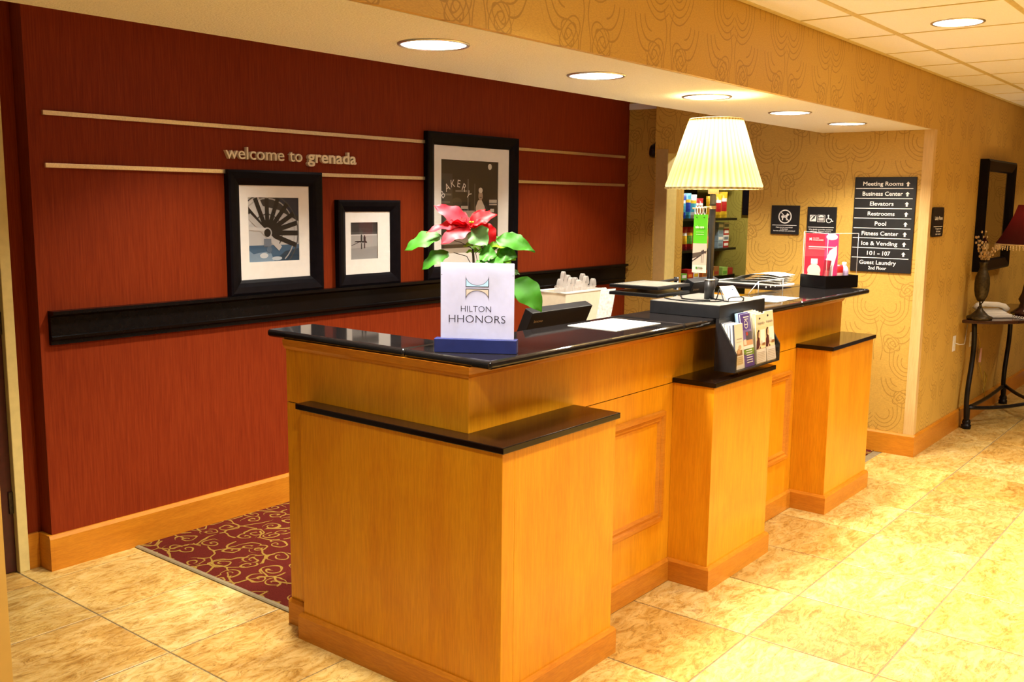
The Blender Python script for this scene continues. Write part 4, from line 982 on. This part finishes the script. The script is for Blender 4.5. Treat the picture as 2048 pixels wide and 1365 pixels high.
for p_ in ([W(-.022, 1.47), W(-.05, 1.52), (W(-.095, 1.532))], [W(-.028, 1.545), W(-.07, 1.568), W(-.112, 1.578)], [W(-.02, 1.53), W(.0, 1.55), W(.02, 1.555)], [W(.005, 1.47), W(.03, 1.50), W(.07, 1.52)], [W(.005, 1.45), W(.05, 1.47), W(.10, 1.455)], [W(.003, 1.50), W(.02, 1.54), W(.055, 1.572)]):
    MB().tube(p_, .0016, 6).build('leaf_stalk', 'stem', pt)
mix = (upv*.75 + tocam*.65)
leaf('bract', 'bract_lit', W(-.045, 1.630), W(-.162, 1.692, -.02), .062, tocam*.9+upv*.5, .008, .15)
leaf('bract', 'bract', W(-.045, 1.632), W(-.125, 1.668, .05), .06, upv*.9+tocam*.3, .006, .2)
leaf('bract', 'bract', W(-.035, 1.622), W(.028, 1.676, .06), .055, upv*.8+tocam*.5, .006, .2)
leaf('bract', 'bract', W(-.04, 1.622), W(.055, 1.664, -.01), .058, upv*.6+tocam*.7, .010, .25)
leaf('bract', 'bract_lit', W(-.045, 1.627), W(-.186, 1.601, -.03), .046, upv*.8+tocam*.6, .012, .2)
leaf('bract', 'bract_lit', W(-.040, 1.627), W(-.135, 1.562, -.06), .066, upv*.55+tocam*.85, .012, .15)
leaf('bract', 'bract', W(.0, 1.630, .02), W(.045, 1.555, .02), .06, tocam*.9+prt*.4, .006, .2)
leaf('bract', 'bract', W(-.05, 1.620, -.01), W(-.11, 1.64, -.05), .035, upv, .008, .3)
leaf('bract', 'bract', W(-.036, 1.626, .01), W(.012, 1.682, .04), .04, tocam+upv*.4, .006, .2)
leaf('bract', 'bract', W(-.034, 1.624, -.01), W(.020, 1.636, -.05), .036, upv*.7+tocam*.6, .008, .2)
leaf('bract', 'bract', W(-.040, 1.626, -.01), W(-.075, 1.648, -.04), .034, upv*.8+tocam*.5, .006, .2)
for k in range(5): MB().ball(W(-.032+.008*math.cos(k*1.3), 1.637, .008*math.sin(k*1.3)), .0042, 6).build('flower_bud', 'leaf_light', pt)
leaf('leaf', 'leaf_pale', W(-.032, 1.618, -.02), W(.022, 1.560, -.05), .072, tocam*1.+upv*.25, -.006, .2)
leaf('leaf', 'leaf', W(-.138, 1.59), W(-.262, 1.538, -.02), .058, upv*.6+tocam*.7, .012, .2)
leaf('leaf', 'leaf', W(-.112, 1.533), W(-.202, 1.473, -.03), .054, upv*.5+tocam*.8+prt*-.2, .012, .2)
leaf('leaf', 'leaf', W(.048, 1.578), W(.186, 1.538, -.01), .060, upv*.6+tocam*.75, .018, .2, .006)
leaf('leaf', 'leaf_pale', W(.075, 1.582, .03), W(.160, 1.555, .03), .050, upv*.7+tocam*.4, .016, .2, .006)
leaf('leaf', 'leaf_light', W(.015, 1.552), W(.118, 1.552, -.03), .036, upv*.8+tocam*.5, .008, .25)
leaf('leaf', 'leaf_light', W(.0, 1.548), W(-.062, 1.556, .0), .034, upv*.8+tocam*.5, .006, .25)
leaf('leaf', 'leaf_light', W(.0, 1.535), W(-.054, 1.532, .02), .024, upv*.8+tocam*.5, .004, .25)
leaf('leaf', 'leaf', W(-.005, 1.530, -.03), W(.056, 1.522, -.05), .058, upv*.5+tocam*.8, .008, .2)
leaf('leaf', 'leaf', W(.06, 1.535, -.01), W(.125, 1.520, -.02), .056, upv*.4+tocam*.9, .010, .15)
leaf('leaf', 'leaf_light', W(.055, 1.545, .01), W(.12, 1.508, .01), .05, upv*.4+tocam*.9, .008, .15)
leaf('leaf', 'leaf', W(.035, 1.513, -.04), W(.085, 1.466, -.10), .046, upv*.3+tocam*.95, .006, .2)
leaf('leaf', 'leaf', W(.028, 1.504, -.04), W(-.020, 1.494, -.05), .034, upv*.8+tocam*.4, .006, .3)
leaf('leaf', 'leaf', W(.02, 1.545, .02), W(.09, 1.575, .05), .05, upv*.6+tocam*.7, .010, .2)
leaf('leaf', 'leaf_light', W(.05, 1.53, .0), W(.105, 1.498, -.03), .044, upv*.4+tocam*.9, .008, .2)
leaf('leaf', 'leaf', W(.0, 1.52, .02), W(.045, 1.548, .03), .05, upv*.5+tocam*.8, .008, .2)
leaf('leaf', 'leaf', W(.112, 1.442), W(.212, 1.332, -.02), .088, upv*.35+tocam*.9+prt*.25, .018, .15, .005)
leaf('leaf', 'leaf', W(.108, 1.432, .03), W(.122, 1.372, .03), .06, tocam, .004, .1)
leaf('leaf', 'leaf_pale', W(.106, 1.468, .02), W(.134, 1.458, .02), .022, tocam+upv, .003, .1)
for k in range(6): MB().tube([W(.004+.003*k, 1.46+.004*k), W(-.012+.013*k, 1.50+.006*(k % 3)), W(-.02+.02*k, 1.535)], .0012, 6).build('leaf_stalk', 'stem', pt)

# ---- papers
def paper(x0, x1, y0, y1, z, label, rz=0., grp=None):
    t = thing('paper_mat', label, 'paper', ((x0+x1)/2, (y0+y1)/2, z), rz)
    a, b = (x1-x0)/2, (y1-y0)/2
    MB().box(-a, a, -b, b, .0003, .0022).build('sheet', 'white', t, world=False)
    mb = MB()
    for k in range(9): mb.box(-a*.8, a*(.75-.25*((k*7) % 3)/2), -b*.8+b*.18*k, -b*.8+b*.18*k+.003, .0023, .0025, (.55, .56, .50))
    mb.build('printed_lines', 'print', t, world=False)
paper(3.268, 3.606, 2.053, 2.297, ZT, 'printed paper mat on the counter left of the lamp riser', -.02)
paper(4.80, 5.12, 2.052, 2.262, ZT, 'printed paper mat on the counter right of the lamp riser', .02)

# ---- desktop monitors (backs towards the lobby)
def monitor(x0, x1, ytop, ztop, label):
    t = thing('desktop_monitor', label, 'monitor', ((x0+x1)/2, ytop+.18, .762), group='desktop monitors behind the counter')
    ti = .42; H_ = .33
    O = Vector((x0, ytop, ztop)); ez = Vector((0, -math.sin(ti), math.cos(ti))); nn = Vector((0, -math.cos(ti), -math.sin(ti)))
    Pq = lambda u, v, w_=0.: O + Vector((1, 0, 0))*u + ez*v + nn*w_
    W_ = x1-x0
    MB().obox(Pq, 0, W_, -H_, 0, -.045, 0).build('housing', 'black_plastic', t, bevel=.003)
    MB().obox(Pq, .01, W_-.01, -H_+.02, -.012, -.0465, -.0452).build('screen', 'screen', t)
    tx = text('brand_lettering', 'lenovo', Pq, .030, -.050, .014, 'brass', t, align='LEFT', width=.062, depth=.0003, w0=.0006)
    c = Pq(W_/2, -H_*.6, -.02); MB().tube([c, Vector((c.x, c.y+.03, .80)), Vector((c.x, c.y+.03, .775))], .022, 10).build('stand', 'black_plastic', t)
    MB().box(c.x-.12, c.x+.12, c.y-.06, c.y+.14, .763, .775).build('foot', 'black_plastic', t, bevel=.003)
monitor(3.215, 3.665, 2.44, 1.244, 'black monitor seen from behind next to the poinsettia')
monitor(4.445, 4.735, 2.345, 1.306, 'black monitor seen from behind next to the lamp base')
# two flat panels lying one above the other, on a post
fp = thing('monitor_stand', 'black post with hinge arms carrying two flat panels', 'monitor stand', (4.87, 2.68, .762))
MB().lathe([(.06, .763), (.06, .775), (.014, .778), (.014, 1.292), (.0005, 1.292)], 20, (4.87, 2.68, 0)).build('post', 'black_plastic', fp)
for z, yy in ((1.249, 2.45), (1.286, 2.50)): MB().prism([(4.36, 2.600, z-.0125), (4.42, 2.600, z-.0125), (4.87, 2.665, z-.0125), (4.87, 2.69, z-.0125), (4.42, 2.630, z-.0125), (4.36, 2.630, z-.0125)], (0, 0, .012)).build('hinge_arm', 'black_plastic', fp, bevel=.003)
for k, z in enumerate((1.25, 1.287)):
    t = thing('flat_screen', ('lower' if k == 0 else 'upper') + ' black flat panel with grey top beside the lamp', 'flat screen', (4.26, 2.49, z), group='flat panels beside the lamp')
    MB().box(4.10, 4.425, 2.355, 2.635, z, z+.016).build('housing', 'black_plastic', t, bevel=.003)
    MB().box(4.118, 4.407, 2.373, 2.617, z+.0161, z+.0168).build('screen', 'screen', t)

# ---- milk white bin with plastic bags, on a low cabinet behind the desk
cb_ = thing('back_cabinet', 'low maple cabinet behind the desk carrying the white bin', 'cabinet', (5.0, 3.6, 0))
MB().box(4.45, 5.55, 3.22, 3.80, 0, .84).build('carcass', 'maple', cb_)
MB().box(4.43, 5.57, 3.20, 3.82, .8405, .87).build('top', 'granite', cb_, bevel=.003)
bx0, bx1, by0, by1, bz0, bz1 = 4.672, 5.095, 3.305, 3.505, .8705, 1.170
bn = thing('storage_bin', 'milky white plastic bin full of bags behind the counter', 'bin', ((bx0+bx1)/2, (by0+by1)/2, bz0))
mb = MB(); t_ = .018
lo = [(bx0+t_, by0+t_), (bx1-t_, by0+t_), (bx1-t_, by1-t_), (bx0+t_, by1-t_)]; hi = [(bx0, by0), (bx1, by0), (bx1, by1), (bx0, by1)]
vs = [(x, y, bz0) for x, y in lo] + [(x, y, bz1) for x, y in hi] + [(x+(.003 if x < 4.9 else -.003), y+(.003 if y < 3.4 else -.003), bz1) for x, y in hi] + [(x, y, bz0+.004) for x, y in lo]
mb.add(vs, [(3, 2, 1, 0), (12, 13, 14, 15)] + [(i, (i+1) % 4, 4+(i+1) % 4, 4+i) for i in range(4)] + [(4+i, 4+(i+1) % 4, 8+(i+1) % 4, 8+i) for i in range(4)] + [(8+i, 8+(i+1) % 4, 12+(i+1) % 4, 12+i) for i in range(4)]).build('tub', 'cream_plastic', bn)
MB().tube([(bx0-.003, by0-.003, bz1), (bx1+.006, by0-.003, bz1), (bx1+.006, by1+.003, bz1), (bx0-.003, by1+.003, bz1)], .0065, 8, None, True).build('rim', 'white_plastic', bn)
Pb = plane((bx0+.02, by0-.0005, 1.02), (1, 0, 0), (0, -1, 0))
for u in (.09, .215):
    MB().face([Pb(u+.030*math.cos(a), .06+.030*math.sin(a), .0012) for a in [2*PI*i/6+.5 for i in range(6)]]).build('sticker', 'taupe_ink', bn)
def bag_thing(x, y, zt, label, tall=.0):
    t = thing('plastic_bag', label, 'plastic bag', (x, y, .93), group='clear plastic bags in the white bin')
    mb = MB(); n = 14; vs = []
    for j in range(6):
        z = .93 + (zt-.93)*j/5
        for i in range(n):
            a = 2*PI*i/n; r = .022*(1+.15*math.sin(3*a+j+x*40)); vs.append((x+r*1.05*math.cos(a), y+r*1.0*math.sin(a), z+.006*math.sin(2*a+j)))
    mb.add(vs, [(j*n+i, j*n+(i+1) % n, (j+1)*n+(i+1) % n, (j+1)*n+i) for j in range(5) for i in range(n)] + [list(range(n))[::-1]], None, True).build('body', 'bag', t)
    h = .050+tall; mb = MB(); pth = []
    for i in range(13):
        a = PI*i/12; pth.append(Vector((x-.020*math.cos(a), y-.01, zt-.004+h*math.sin(a)**.8)))
    vs = []
    for p in pth: vs += [p+Vector((0, -.012, 0)), p+Vector((0, .012, 0))]
    mb.add(vs, [(2*i, 2*i+1, 2*i+3, 2*i+2) for i in range(12)], None, True).build('handle', 'bag', t)
for k in range(9):
    bag_thing(4.725+.040*k, 3.372+.052*(k % 2), 1.188+.010*((k*5) % 4), ('plastic bag with tall handle at the left end of the bin' if k == 0 else '%s clear plastic bag from the left in the white bin' % ('', 'second', 'third', 'fourth', 'fifth', 'sixth', 'seventh', 'eighth', 'ninth')[k]), .06 if k == 0 else 0.)
# receipt slip curling up behind the counter
rp_ = MB(); vs = []
for i in range(9):
    a = i/8; c = Vector((4.155+.115*a+.02*math.sin(a*3), 2.76-.01*a, .925+.33*a)) 
    vs += [c+Vector((-.040, .02, 0)), c+Vector((.040, -.02, .004))]
rp_.add(vs, [(2*i, 2*i+1, 2*i+3, 2*i+2) for i in range(8)], None, True)
rc = thing('receipt_printer', 'receipt printer with a white slip curling up behind the counter', 'printer', (4.275, 2.78, .762))
rp_.build('paper_slip', 'slip_paper', rc)
MB().box(4.08, 4.26, 2.70, 2.86, .7625, .924).build('housing', 'cream_plastic', rc, bevel=.006)

# ---- red card box at the far end
NB = Vector((5.780, 2.160, ZT)); Rb = Vector((5.99, 2.062, ZT)); dx_ = (Vector((6.057, 2.051, 0))-Vector((5.794, 2.167, 0))).normalized(); dn = Vector((dx_.y, -dx_.x, 0))
dn = -dn if dn.dot(Vector((F.x, F.y, 0))) > 0 else dn
P = plane(NB, dx_, dn)       # u along the front, w towards the viewer
Wb, Db, Hb = .272, .215, .078
t = thing('display_box', 'black open box with clear acrylic and red drinks card', 'display box', NB - dn*.1 + dx_*.13)
mb = MB(); mb.obox(P, 0, Wb, .0005, Hb, -.005, 0); mb.obox(P, 0, Wb, .0005, Hb, -Db, -Db+.005); mb.obox(P, 0, .005, .0005, Hb, -Db+.0051, -.0051); mb.obox(P, Wb-.005, Wb, .0005, Hb, -Db+.0051, -.0051); mb.obox(P, .0051, Wb-.0051, .0005, .006, -Db+.0051, -.0051)
mb.build('tray', 'black_lacquer', t, bevel=.001)
MB().obox(P, .006, Wb-.010, .0062, .335, -.0095, -.0062).build('front_sheet', 'glass', t)
MB().obox(P, .0062, .0092, .0062, .340, -Db+.008, -.0098).build('side_sheet', 'glass', t)
ed = MB()
for a, b in (((.006, .335, -.008), (Wb-.010, .335, -.008)), ((Wb-.010, .0065, -.008), (Wb-.010, .335, -.008)), ((.0065, .335, -.008), (.0075, .342, -Db+.008)), ((.0075, .0065, -Db+.008), (.0075, .342, -Db+.008)), ((.0075, .0065, -.008), (.0075, .338, -.008))):
    ed.tube([P(*a), P(*b)], .0013, 6)
ed.build('bright_edge', 'white_plastic', t)
C0, C1 = P(.014, .0066, -Db+.012), P(.120, .0066, -.030)
cx_ = (C1-C0); cx_.z = 0; cl = cx_.length; cx_.normalize(); cn = Vector((cx_.y, -cx_.x, 0)); cn = -cn if cn.dot(Vector((F.x, F.y, 0))) > 0 else cn
Pc = plane(C0, cx_, cn); hh = .325
MB().obox(Pc, 0, cl, 0, hh, -.003, 0).build('card', 'white', t)
poly_print('card_print', Pc, [(rect(.002, cl, 0, hh), (.70, .02, .05)), (rect(cl*.6, cl, 0, hh), (.66, .03, .16)), ([(cl*.66, 0), (cl*.62, hh*.45), (cl*.75, hh*.68), (cl*.96, hh*.78), (cl*.97, hh*.62), (cl*.88, hh*.36), (cl*.85, 0)], (.9, .88, .9)), (disc(cl*.8, hh*.94, cl*.17, hh*.06), (.9, .86, .9)),
    (rect(cl*.12, cl*.50, 0, hh*.24), (.78, .74, .62)), (disc(cl*.31, hh*.30, cl*.20, hh*.12), (.84, .78, .60)), (rect(cl*.21, cl*.41, hh*.42, hh*.52), (.92, .90, .82)), (rect(cl*.12, cl*.3, 0, hh*.05), (.3, .5, .05)),
    (rect(cl*.12, cl*.92, hh*.735, hh*.755), (.9, .7, .7)), (rect(cl*.12, cl*.6, hh*.70, hh*.712), (.85, .4, .42)), ([(cl*.13, hh*.86), (cl*.16, hh*.88), (cl*.2, hh*.86), (cl*.2, hh*.92), (cl*.16, hh*.905), (cl*.13, hh*.92)], Wh)], t, w0=.0005, dw=.0003)
text('lettering', 'HILTON', Pc, cl*.24, hh*.90, .007, 'sign_white', t, align='LEFT', depth=.0002, w0=.006)
text('lettering', 'HHONORS', Pc, cl*.24, hh*.862, .009, 'sign_white', t, align='LEFT', depth=.0002, w0=.006)
def at(u, w_): q = P(u, .0066, -w_); return q
q = at(.045, .060); o = pouch(q.x, q.y, q.z, .055, .165, .03, ((.30, .01, .03), (.62, .10, .12), (.28, .02, .03)), 'dark red snack pouch inside the acrylic display box', rz=-.5, group='samples in the display box'); o.rotation_euler = (.05, .10, -.5)
def can(u, w_, label, c1, c2, h=.125):
    q = at(u, w_); mb = MB()
    mb.lathe([(.0005, 0), (.024, 0), (.030, .008), (.030, h*.4)], 20, q, color=c1); mb.lathe([(.0301, h*.4), (.0301, h*.65)], 20, q, color=c2); mb.lathe([(.030, h*.65), (.030, h-.012), (.024, h), (.0005, h)], 20, q, color=c1)
    mb.build('drink_can', 'print', label=label, cat='drink can', group='samples in the display box')
can(.150, .050, 'red drink can inside the acrylic display box', (.55, .01, .015), (.75, .5, .5), .135)
q = at(.205, .055); mb = MB(); mb.lathe([(.0005, 0), (.026, 0), (.028, .01), (.028, .05)], 18, q, color=(.25, .42, .03)); mb.lathe([(.0282, .05), (.028, .09), (.022, .115), (.012, .13)], 18, q, color=(.50, .42, .72)); mb.lathe([(.0125, .13), (.0125, .15), (.0005, .15)], 18, q, color=(.72, .7, .74))
mb.build('juice_bottle', 'print', label='small lilac and green bottle inside the display box', cat='bottle', group='samples in the display box')

# ---- open binder on the right return and acrylic leaflet stand
t = thing('open_binder', 'white open ring binder lying on the far counter return', 'binder', (5.88, 2.62, ZT))
def sheet(pts, th): 
    return MB().prism(pts, (0, 0, th))
zb = ZT+.0005
sheet([(5.765, 2.45, zb), (5.985, 2.44, zb), (5.985, 2.92, zb), (5.765, 2.93, zb)], .006).build('cover', 'white_plastic', t)
for k in range(5):
    dz = .0075 + .009*k
    vs = []
    for i in range(8):
        a = i/7; y = 2.455+.45*a
        z = zb + dz*(.25+.75*math.sin(PI*min(1, a*1.3+.05))**.7) + .012*k*(1-a)*.8
        vs += [(5.768+.004*k, y, z), (5.980-.003*k, y-.006*k, z+.002)]
    MB().add(vs, [(2*i, 2*i+1, 2*i+3, 2*i+2) for i in range(7)], None, True).build('page', 'white', t)
MB().tube([(5.80, 2.50, zb+.006), (5.80, 2.49, zb+.03), (5.80, 2.47, zb+.045), (5.80, 2.455, zb+.03), (5.80, 2.455, zb+.006)], .002, 6).build('ring', 'steel', t)
t = thing('leaflet_stand', 'clear acrylic leaflet stand in front of the open binder', 'leaflet stand', (5.30, 2.31, ZT))
Pq = plane((5.165, 2.318, ZT+.0008), (1, -.12, 0), (-.12, -1, 0))
MB().obox(Pq, 0, .27, 0, .072, 0, .003).build('front_sheet', 'glass', t)
MB().obox(Pq, 0, .27, 0, .003, -.04, -.0005).build('foot', 'glass', t)
ed = MB()
for a, b in (((0, 0, .0015), (0, .072, .0015)), ((.27, 0, .0015), (.27, .072, .0015)), ((0, .072, .0015), (.27, .072, .0015)), ((0, .072, .0015), (-.05, .003, -.03))): ed.tube([Pq(*a), Pq(*b)], .0022, 6)
ed.build('bright_edge', 'white_plastic', t)
for u in (.08, .13, .18): MB().face([Pq(u+.006*math.cos(a), .036+.006*math.sin(a), .0034) for a in [2*PI*i/10 for i in range(10)]]).build('slot', 'white_plastic', t)

# ================================================================== HALL: TABLE, MIRROR, VASE, PHONE, LAMP
tb = thing('console_table', 'half round dark walnut console table with iron legs', 'table', (8.55, 1.70, 0))
TX, TZ = 8.55, .862
pts = [(TX-.80, 1.842), (TX+.80, 1.842)] + [(TX+.80*math.cos(a), 1.842-.48*math.sin(a)) for a in [PI*i/28 for i in range(1, 28)]]
MB().prism([(x, y, TZ-.026) for x, y in pts], (0, 0, .026)).build('table_top', 'darkwood', tb, bevel=.006)
def sleg(x, y, dx, dy):
    pa = []
    for i in range(15):
        a = i/14; s_ = .05*math.sin(a*2*PI)*(1-.2*a)
        pa.append((x+dx*s_, y+dy*s_, .04+(TZ-.028-.04)*a))
    l = MB().tube(pa, .019, 10).build('leg', 'iron', tb)
    MB().lathe([(.0005, .0), (.034, 0), (.036, .03), (.028, .036), (.032, .05), (.026, .07), (.020, .075), (.02, .16)], 14, (x, y, 0)).build('foot', 'iron', l)
sleg(7.93, 1.795, -1, 0); sleg(9.17, 1.795, -1, 0); sleg(8.55, 1.43, -.3, .8)
for a, b in (((7.93, 1.795), (9.17, 1.795)), ((7.93, 1.795), (8.55, 1.43)), ((9.17, 1.795), (8.55, 1.43))):
    MB().tube([(a[0]+(b[0]-a[0])*i/10, a[1]+(b[1]-a[1])*i/10, .165-.02*math.sin(PI*i/10)) for i in range(11)], .015, 8).build('stretcher', 'iron', tb)
# mirror
t = thing('wall_mirror', 'rectangular wall mirror in a dark frame above the console table', 'mirror', (8.5, YS-.03, 1.205))
P = plane((8.02, YS-.001, 1.205), (1, 0, 0), (0, -1, 0)); W_, H_ = .955, .855
fr = MB(); prf = [(0, 0), (0, .060), (.015, .068), (.045, .060), (.08, .048), (.09, .030), (.09, 0)]; n = len(prf); vs = []
for cu, cv, su, sv in ((0, 0, 1, 1), (W_, 0, -1, 1), (W_, H_, -1, -1), (0, H_, 1, -1)): vs += [P(cu+su*a, cv+sv*a, b) for a, b in prf]
fr.add(vs, [(k*n+i, k*n+(i+1) % n, ((k+1) % 4)*n+(i+1) % n, ((k+1) % 4)*n+i) for k in range(4) for i in range(n)]).build('frame', 'frame_black', t)
MB().obox(P, .088, W_-.088, .088, H_-.088, .004, .030).build('glass_plate', 'mirror', t)
# vase with twigs
VX, VY, vz = 7.85, 1.745, TZ+.0008
t = thing('bronze_vase', 'slender bronze vase of dried twigs on the console table', 'vase', (VX, VY, vz))
MB().lathe([(.0005, 0), (.085, 0), (.092, .010), (.088, .022), (.060, .034), (.040, .055), (.022, .075), (.016, .090), (.0005, .092)], 28, (VX, VY, vz)).build('foot', 'bronze', t)
for k in range(3):
    a0 = k*2.1; MB().tube([(VX+.018*math.cos(a0), VY+.018*math.sin(a0), vz+.085), (VX+.006*math.cos(a0+1.5), VY+.006*math.sin(a0+1.5), vz+.11), (VX+.024*math.cos(a0+3), VY+.024*math.sin(a0+3), vz+.15)], .005, 6).build('twisted_stem', 'bronze', t)
MB().lathe([(.0005, .135), (.025, .14), (.040, .175), (.050, .22), (.053, .27), (.048, .32), (.034, .36), (.024, .39), (.026, .42), (.030, .43), (.024, .43)], 24, (VX, VY, vz), True, lambda i, j: .002*math.sin(i*2.6+j)).build('body', 'bronze', t)
for k in range(13):
    a = k*2.39; sp = .05+.12*((k*7) % 5)/5; h = .50+.19*((k*3) % 5)/5
    pa = [(VX, VY, vz+.40), (VX+sp*.35*math.cos(a), VY+sp*.3*math.sin(a), vz+.48), (VX+sp*math.cos(a), VY+sp*.6*math.sin(a), vz+h)]
    tw = MB().tube(pa, .0016, 5).build('twig', 'bronze', t)
    bm_ = MB()
    for q in range(7):
        f = .35+.65*q/6; i0 = 1 if f > .5 else 0; g_ = (f-.5)*2 if i0 else f*2
        c = Vector(pa[i0]).lerp(Vector(pa[i0+1]), g_); bm_.ball((c.x+.008*math.cos(q*2.4), c.y+.006*math.sin(q*2.4), c.z), .0075, 6, 1, 1, 1.3)
    bm_.build('dried_bud', 'bud', tw)
# phone
t = thing('lobby_phone', 'white corded telephone behind the bronze vase', 'telephone', (8.11, 1.71, TZ), -.75)
MB().prism([(-.11, -.085, .001), (.11, -.085, .001), (.115, .085, .001), (-.115, .085, .001)], (0, 0, .028)).build('base', 'white_plastic', t, bevel=.008, world=False)
MB().prism([(-.10, -.06, .030), (-.10, .08, .030), (-.10, .08, .062), (-.10, -.02, .040)], (.20, 0, 0)).build('cradle', 'white_plastic', t, bevel=.006, world=False)
MB().tube([(-.13, .03, .060), (-.11, .03, .088), (-.06, .03, .098), (.06, .03, .092), (.11, .03, .080), (.135, .03, .050)], lambda a: .020+.008*abs(2*a-1)**3, 10).build('handset', 'white_plastic', t, world=False)
MB().tube([(.12+.02*i/40*8*.12+.014*math.cos(i*1.1), -.02-.0045*i, .010+.008*math.sin(i*1.1)) for i in range(44)], .0028, 5).build('coiled_cord', 'white_plastic', t, world=False)
# oxblood beaded lamp
HX, HY = 8.47, 1.56
t = thing('beaded_lamp', 'table lamp with oxblood beaded shade at the right edge', 'lamp', (HX, HY, TZ+.0005))
MB().lathe([(.0005, 0), (.095, 0), (.10, .015), (.08, .03), (.045, .055), (.035, .09), (.05, .12), (.03, .17), (.018, .25), (.014, .50), (.0005, .50)], 24, (HX, HY, TZ+.0005)).build('base', 'darkwood', t)
sh_ = MB().lathe([(.245, 1.415), (.205, 1.48), (.165, 1.56), (.13, 1.64), (.105, 1.72)], 40, (HX, HY, 0), True).build('shade', 'red_shade', t)
MB().tube([(HX+.246*math.cos(2*PI*i/40), HY+.246*math.sin(2*PI*i/40), 1.412) for i in range(40)], .006, 6, None, True).build('fringe_band', 'bead', sh_)
bd = MB()
for i in range(64):
    a = 2*PI*i/64
    for k in range(3): bd.ball((HX+.246*math.cos(a), HY+.246*math.sin(a), 1.402-.012*k-.006*(i % 2)), .0055, 5)
bd.build('bead_fringe', 'bead', sh_, kind='stuff')
MB().ball((HX, HY, 1.55), .03, 10).build('bulb', 'bulb', t)
hl = bpy.data.lights.new('hall_lamp_light', 'POINT'); hl.energy = 2.2; hl.color = (1, .72, .4); hl.shadow_soft_size = .03
ho = bpy.data.objects.new('hall_lamp_light', hl); col.objects.link(ho); ho.parent = t; ho.location = (0, 0, 1.60-TZ)
MB().tube([(HX-.08, HY+.05, TZ+.006), (HX-.2, HY+.15, TZ+.006), (HX-.28, HY+.24, TZ+.006), (HX-.05, HY+.275, TZ+.006)], .003, 6).build('cord', 'yellow_cord', t)
# outlets and cords
def outlet(x, z, label):
    t = thing('wall_outlet', label, 'outlet', (x, YS-.004, z), group='ivory wall outlets by the table')
    MB().box(x-.036, x+.036, YS-.006, YS-.0004, z, z+.115).build('plate', 'white_plastic', t, bevel=.0015)
    for dz in (.030, .072): MB().box(x-.014, x+.014, YS-.0085, YS-.0061, z+dz-.012, z+dz+.014).build('socket', 'cream_plastic', t, bevel=.001)
outlet(7.66, .63, 'ivory outlet on the hall wall left of the table leg'); outlet(8.16, .61, 'ivory outlet on the hall wall under the console table')
MB().tube([(7.67, YS-.010, .69), (7.72, YS-.03, .675), (7.80, YS-.035, .670), (7.90, YS-.02, .66), (7.98, YS-.012, .80)], .003, 6).build('phone_cord', 'white_plastic', label='white cord from the left outlet behind the table leg', cat='cord')
MB().tube([(8.18, YS-.010, .68), (8.30, YS-.02, .70), (8.40, YS-.02, .62), (8.42, YS-.02, .45), (8.50, YS-.03, .33), (8.62, YS-.03, .25), (8.55, YS-.04, .18), (8.68, YS-.03, .30), (8.58, YS-.03, .36), (8.66, YS-.03, .12)], .004, 6).build('lamp_cord', 'yellow_cord', label='yellow lamp cord tangled under the console table', cat='cord')
MB().prism([(8.37, YS-.026, .46), (8.44, YS-.026, .45), (8.45, YS-.026, .57), (8.39, YS-.026, .57)], (0, -.0015, 0)).build('cord_tag', 'pink', label='pink tag on the cord under the console table', cat='tag')
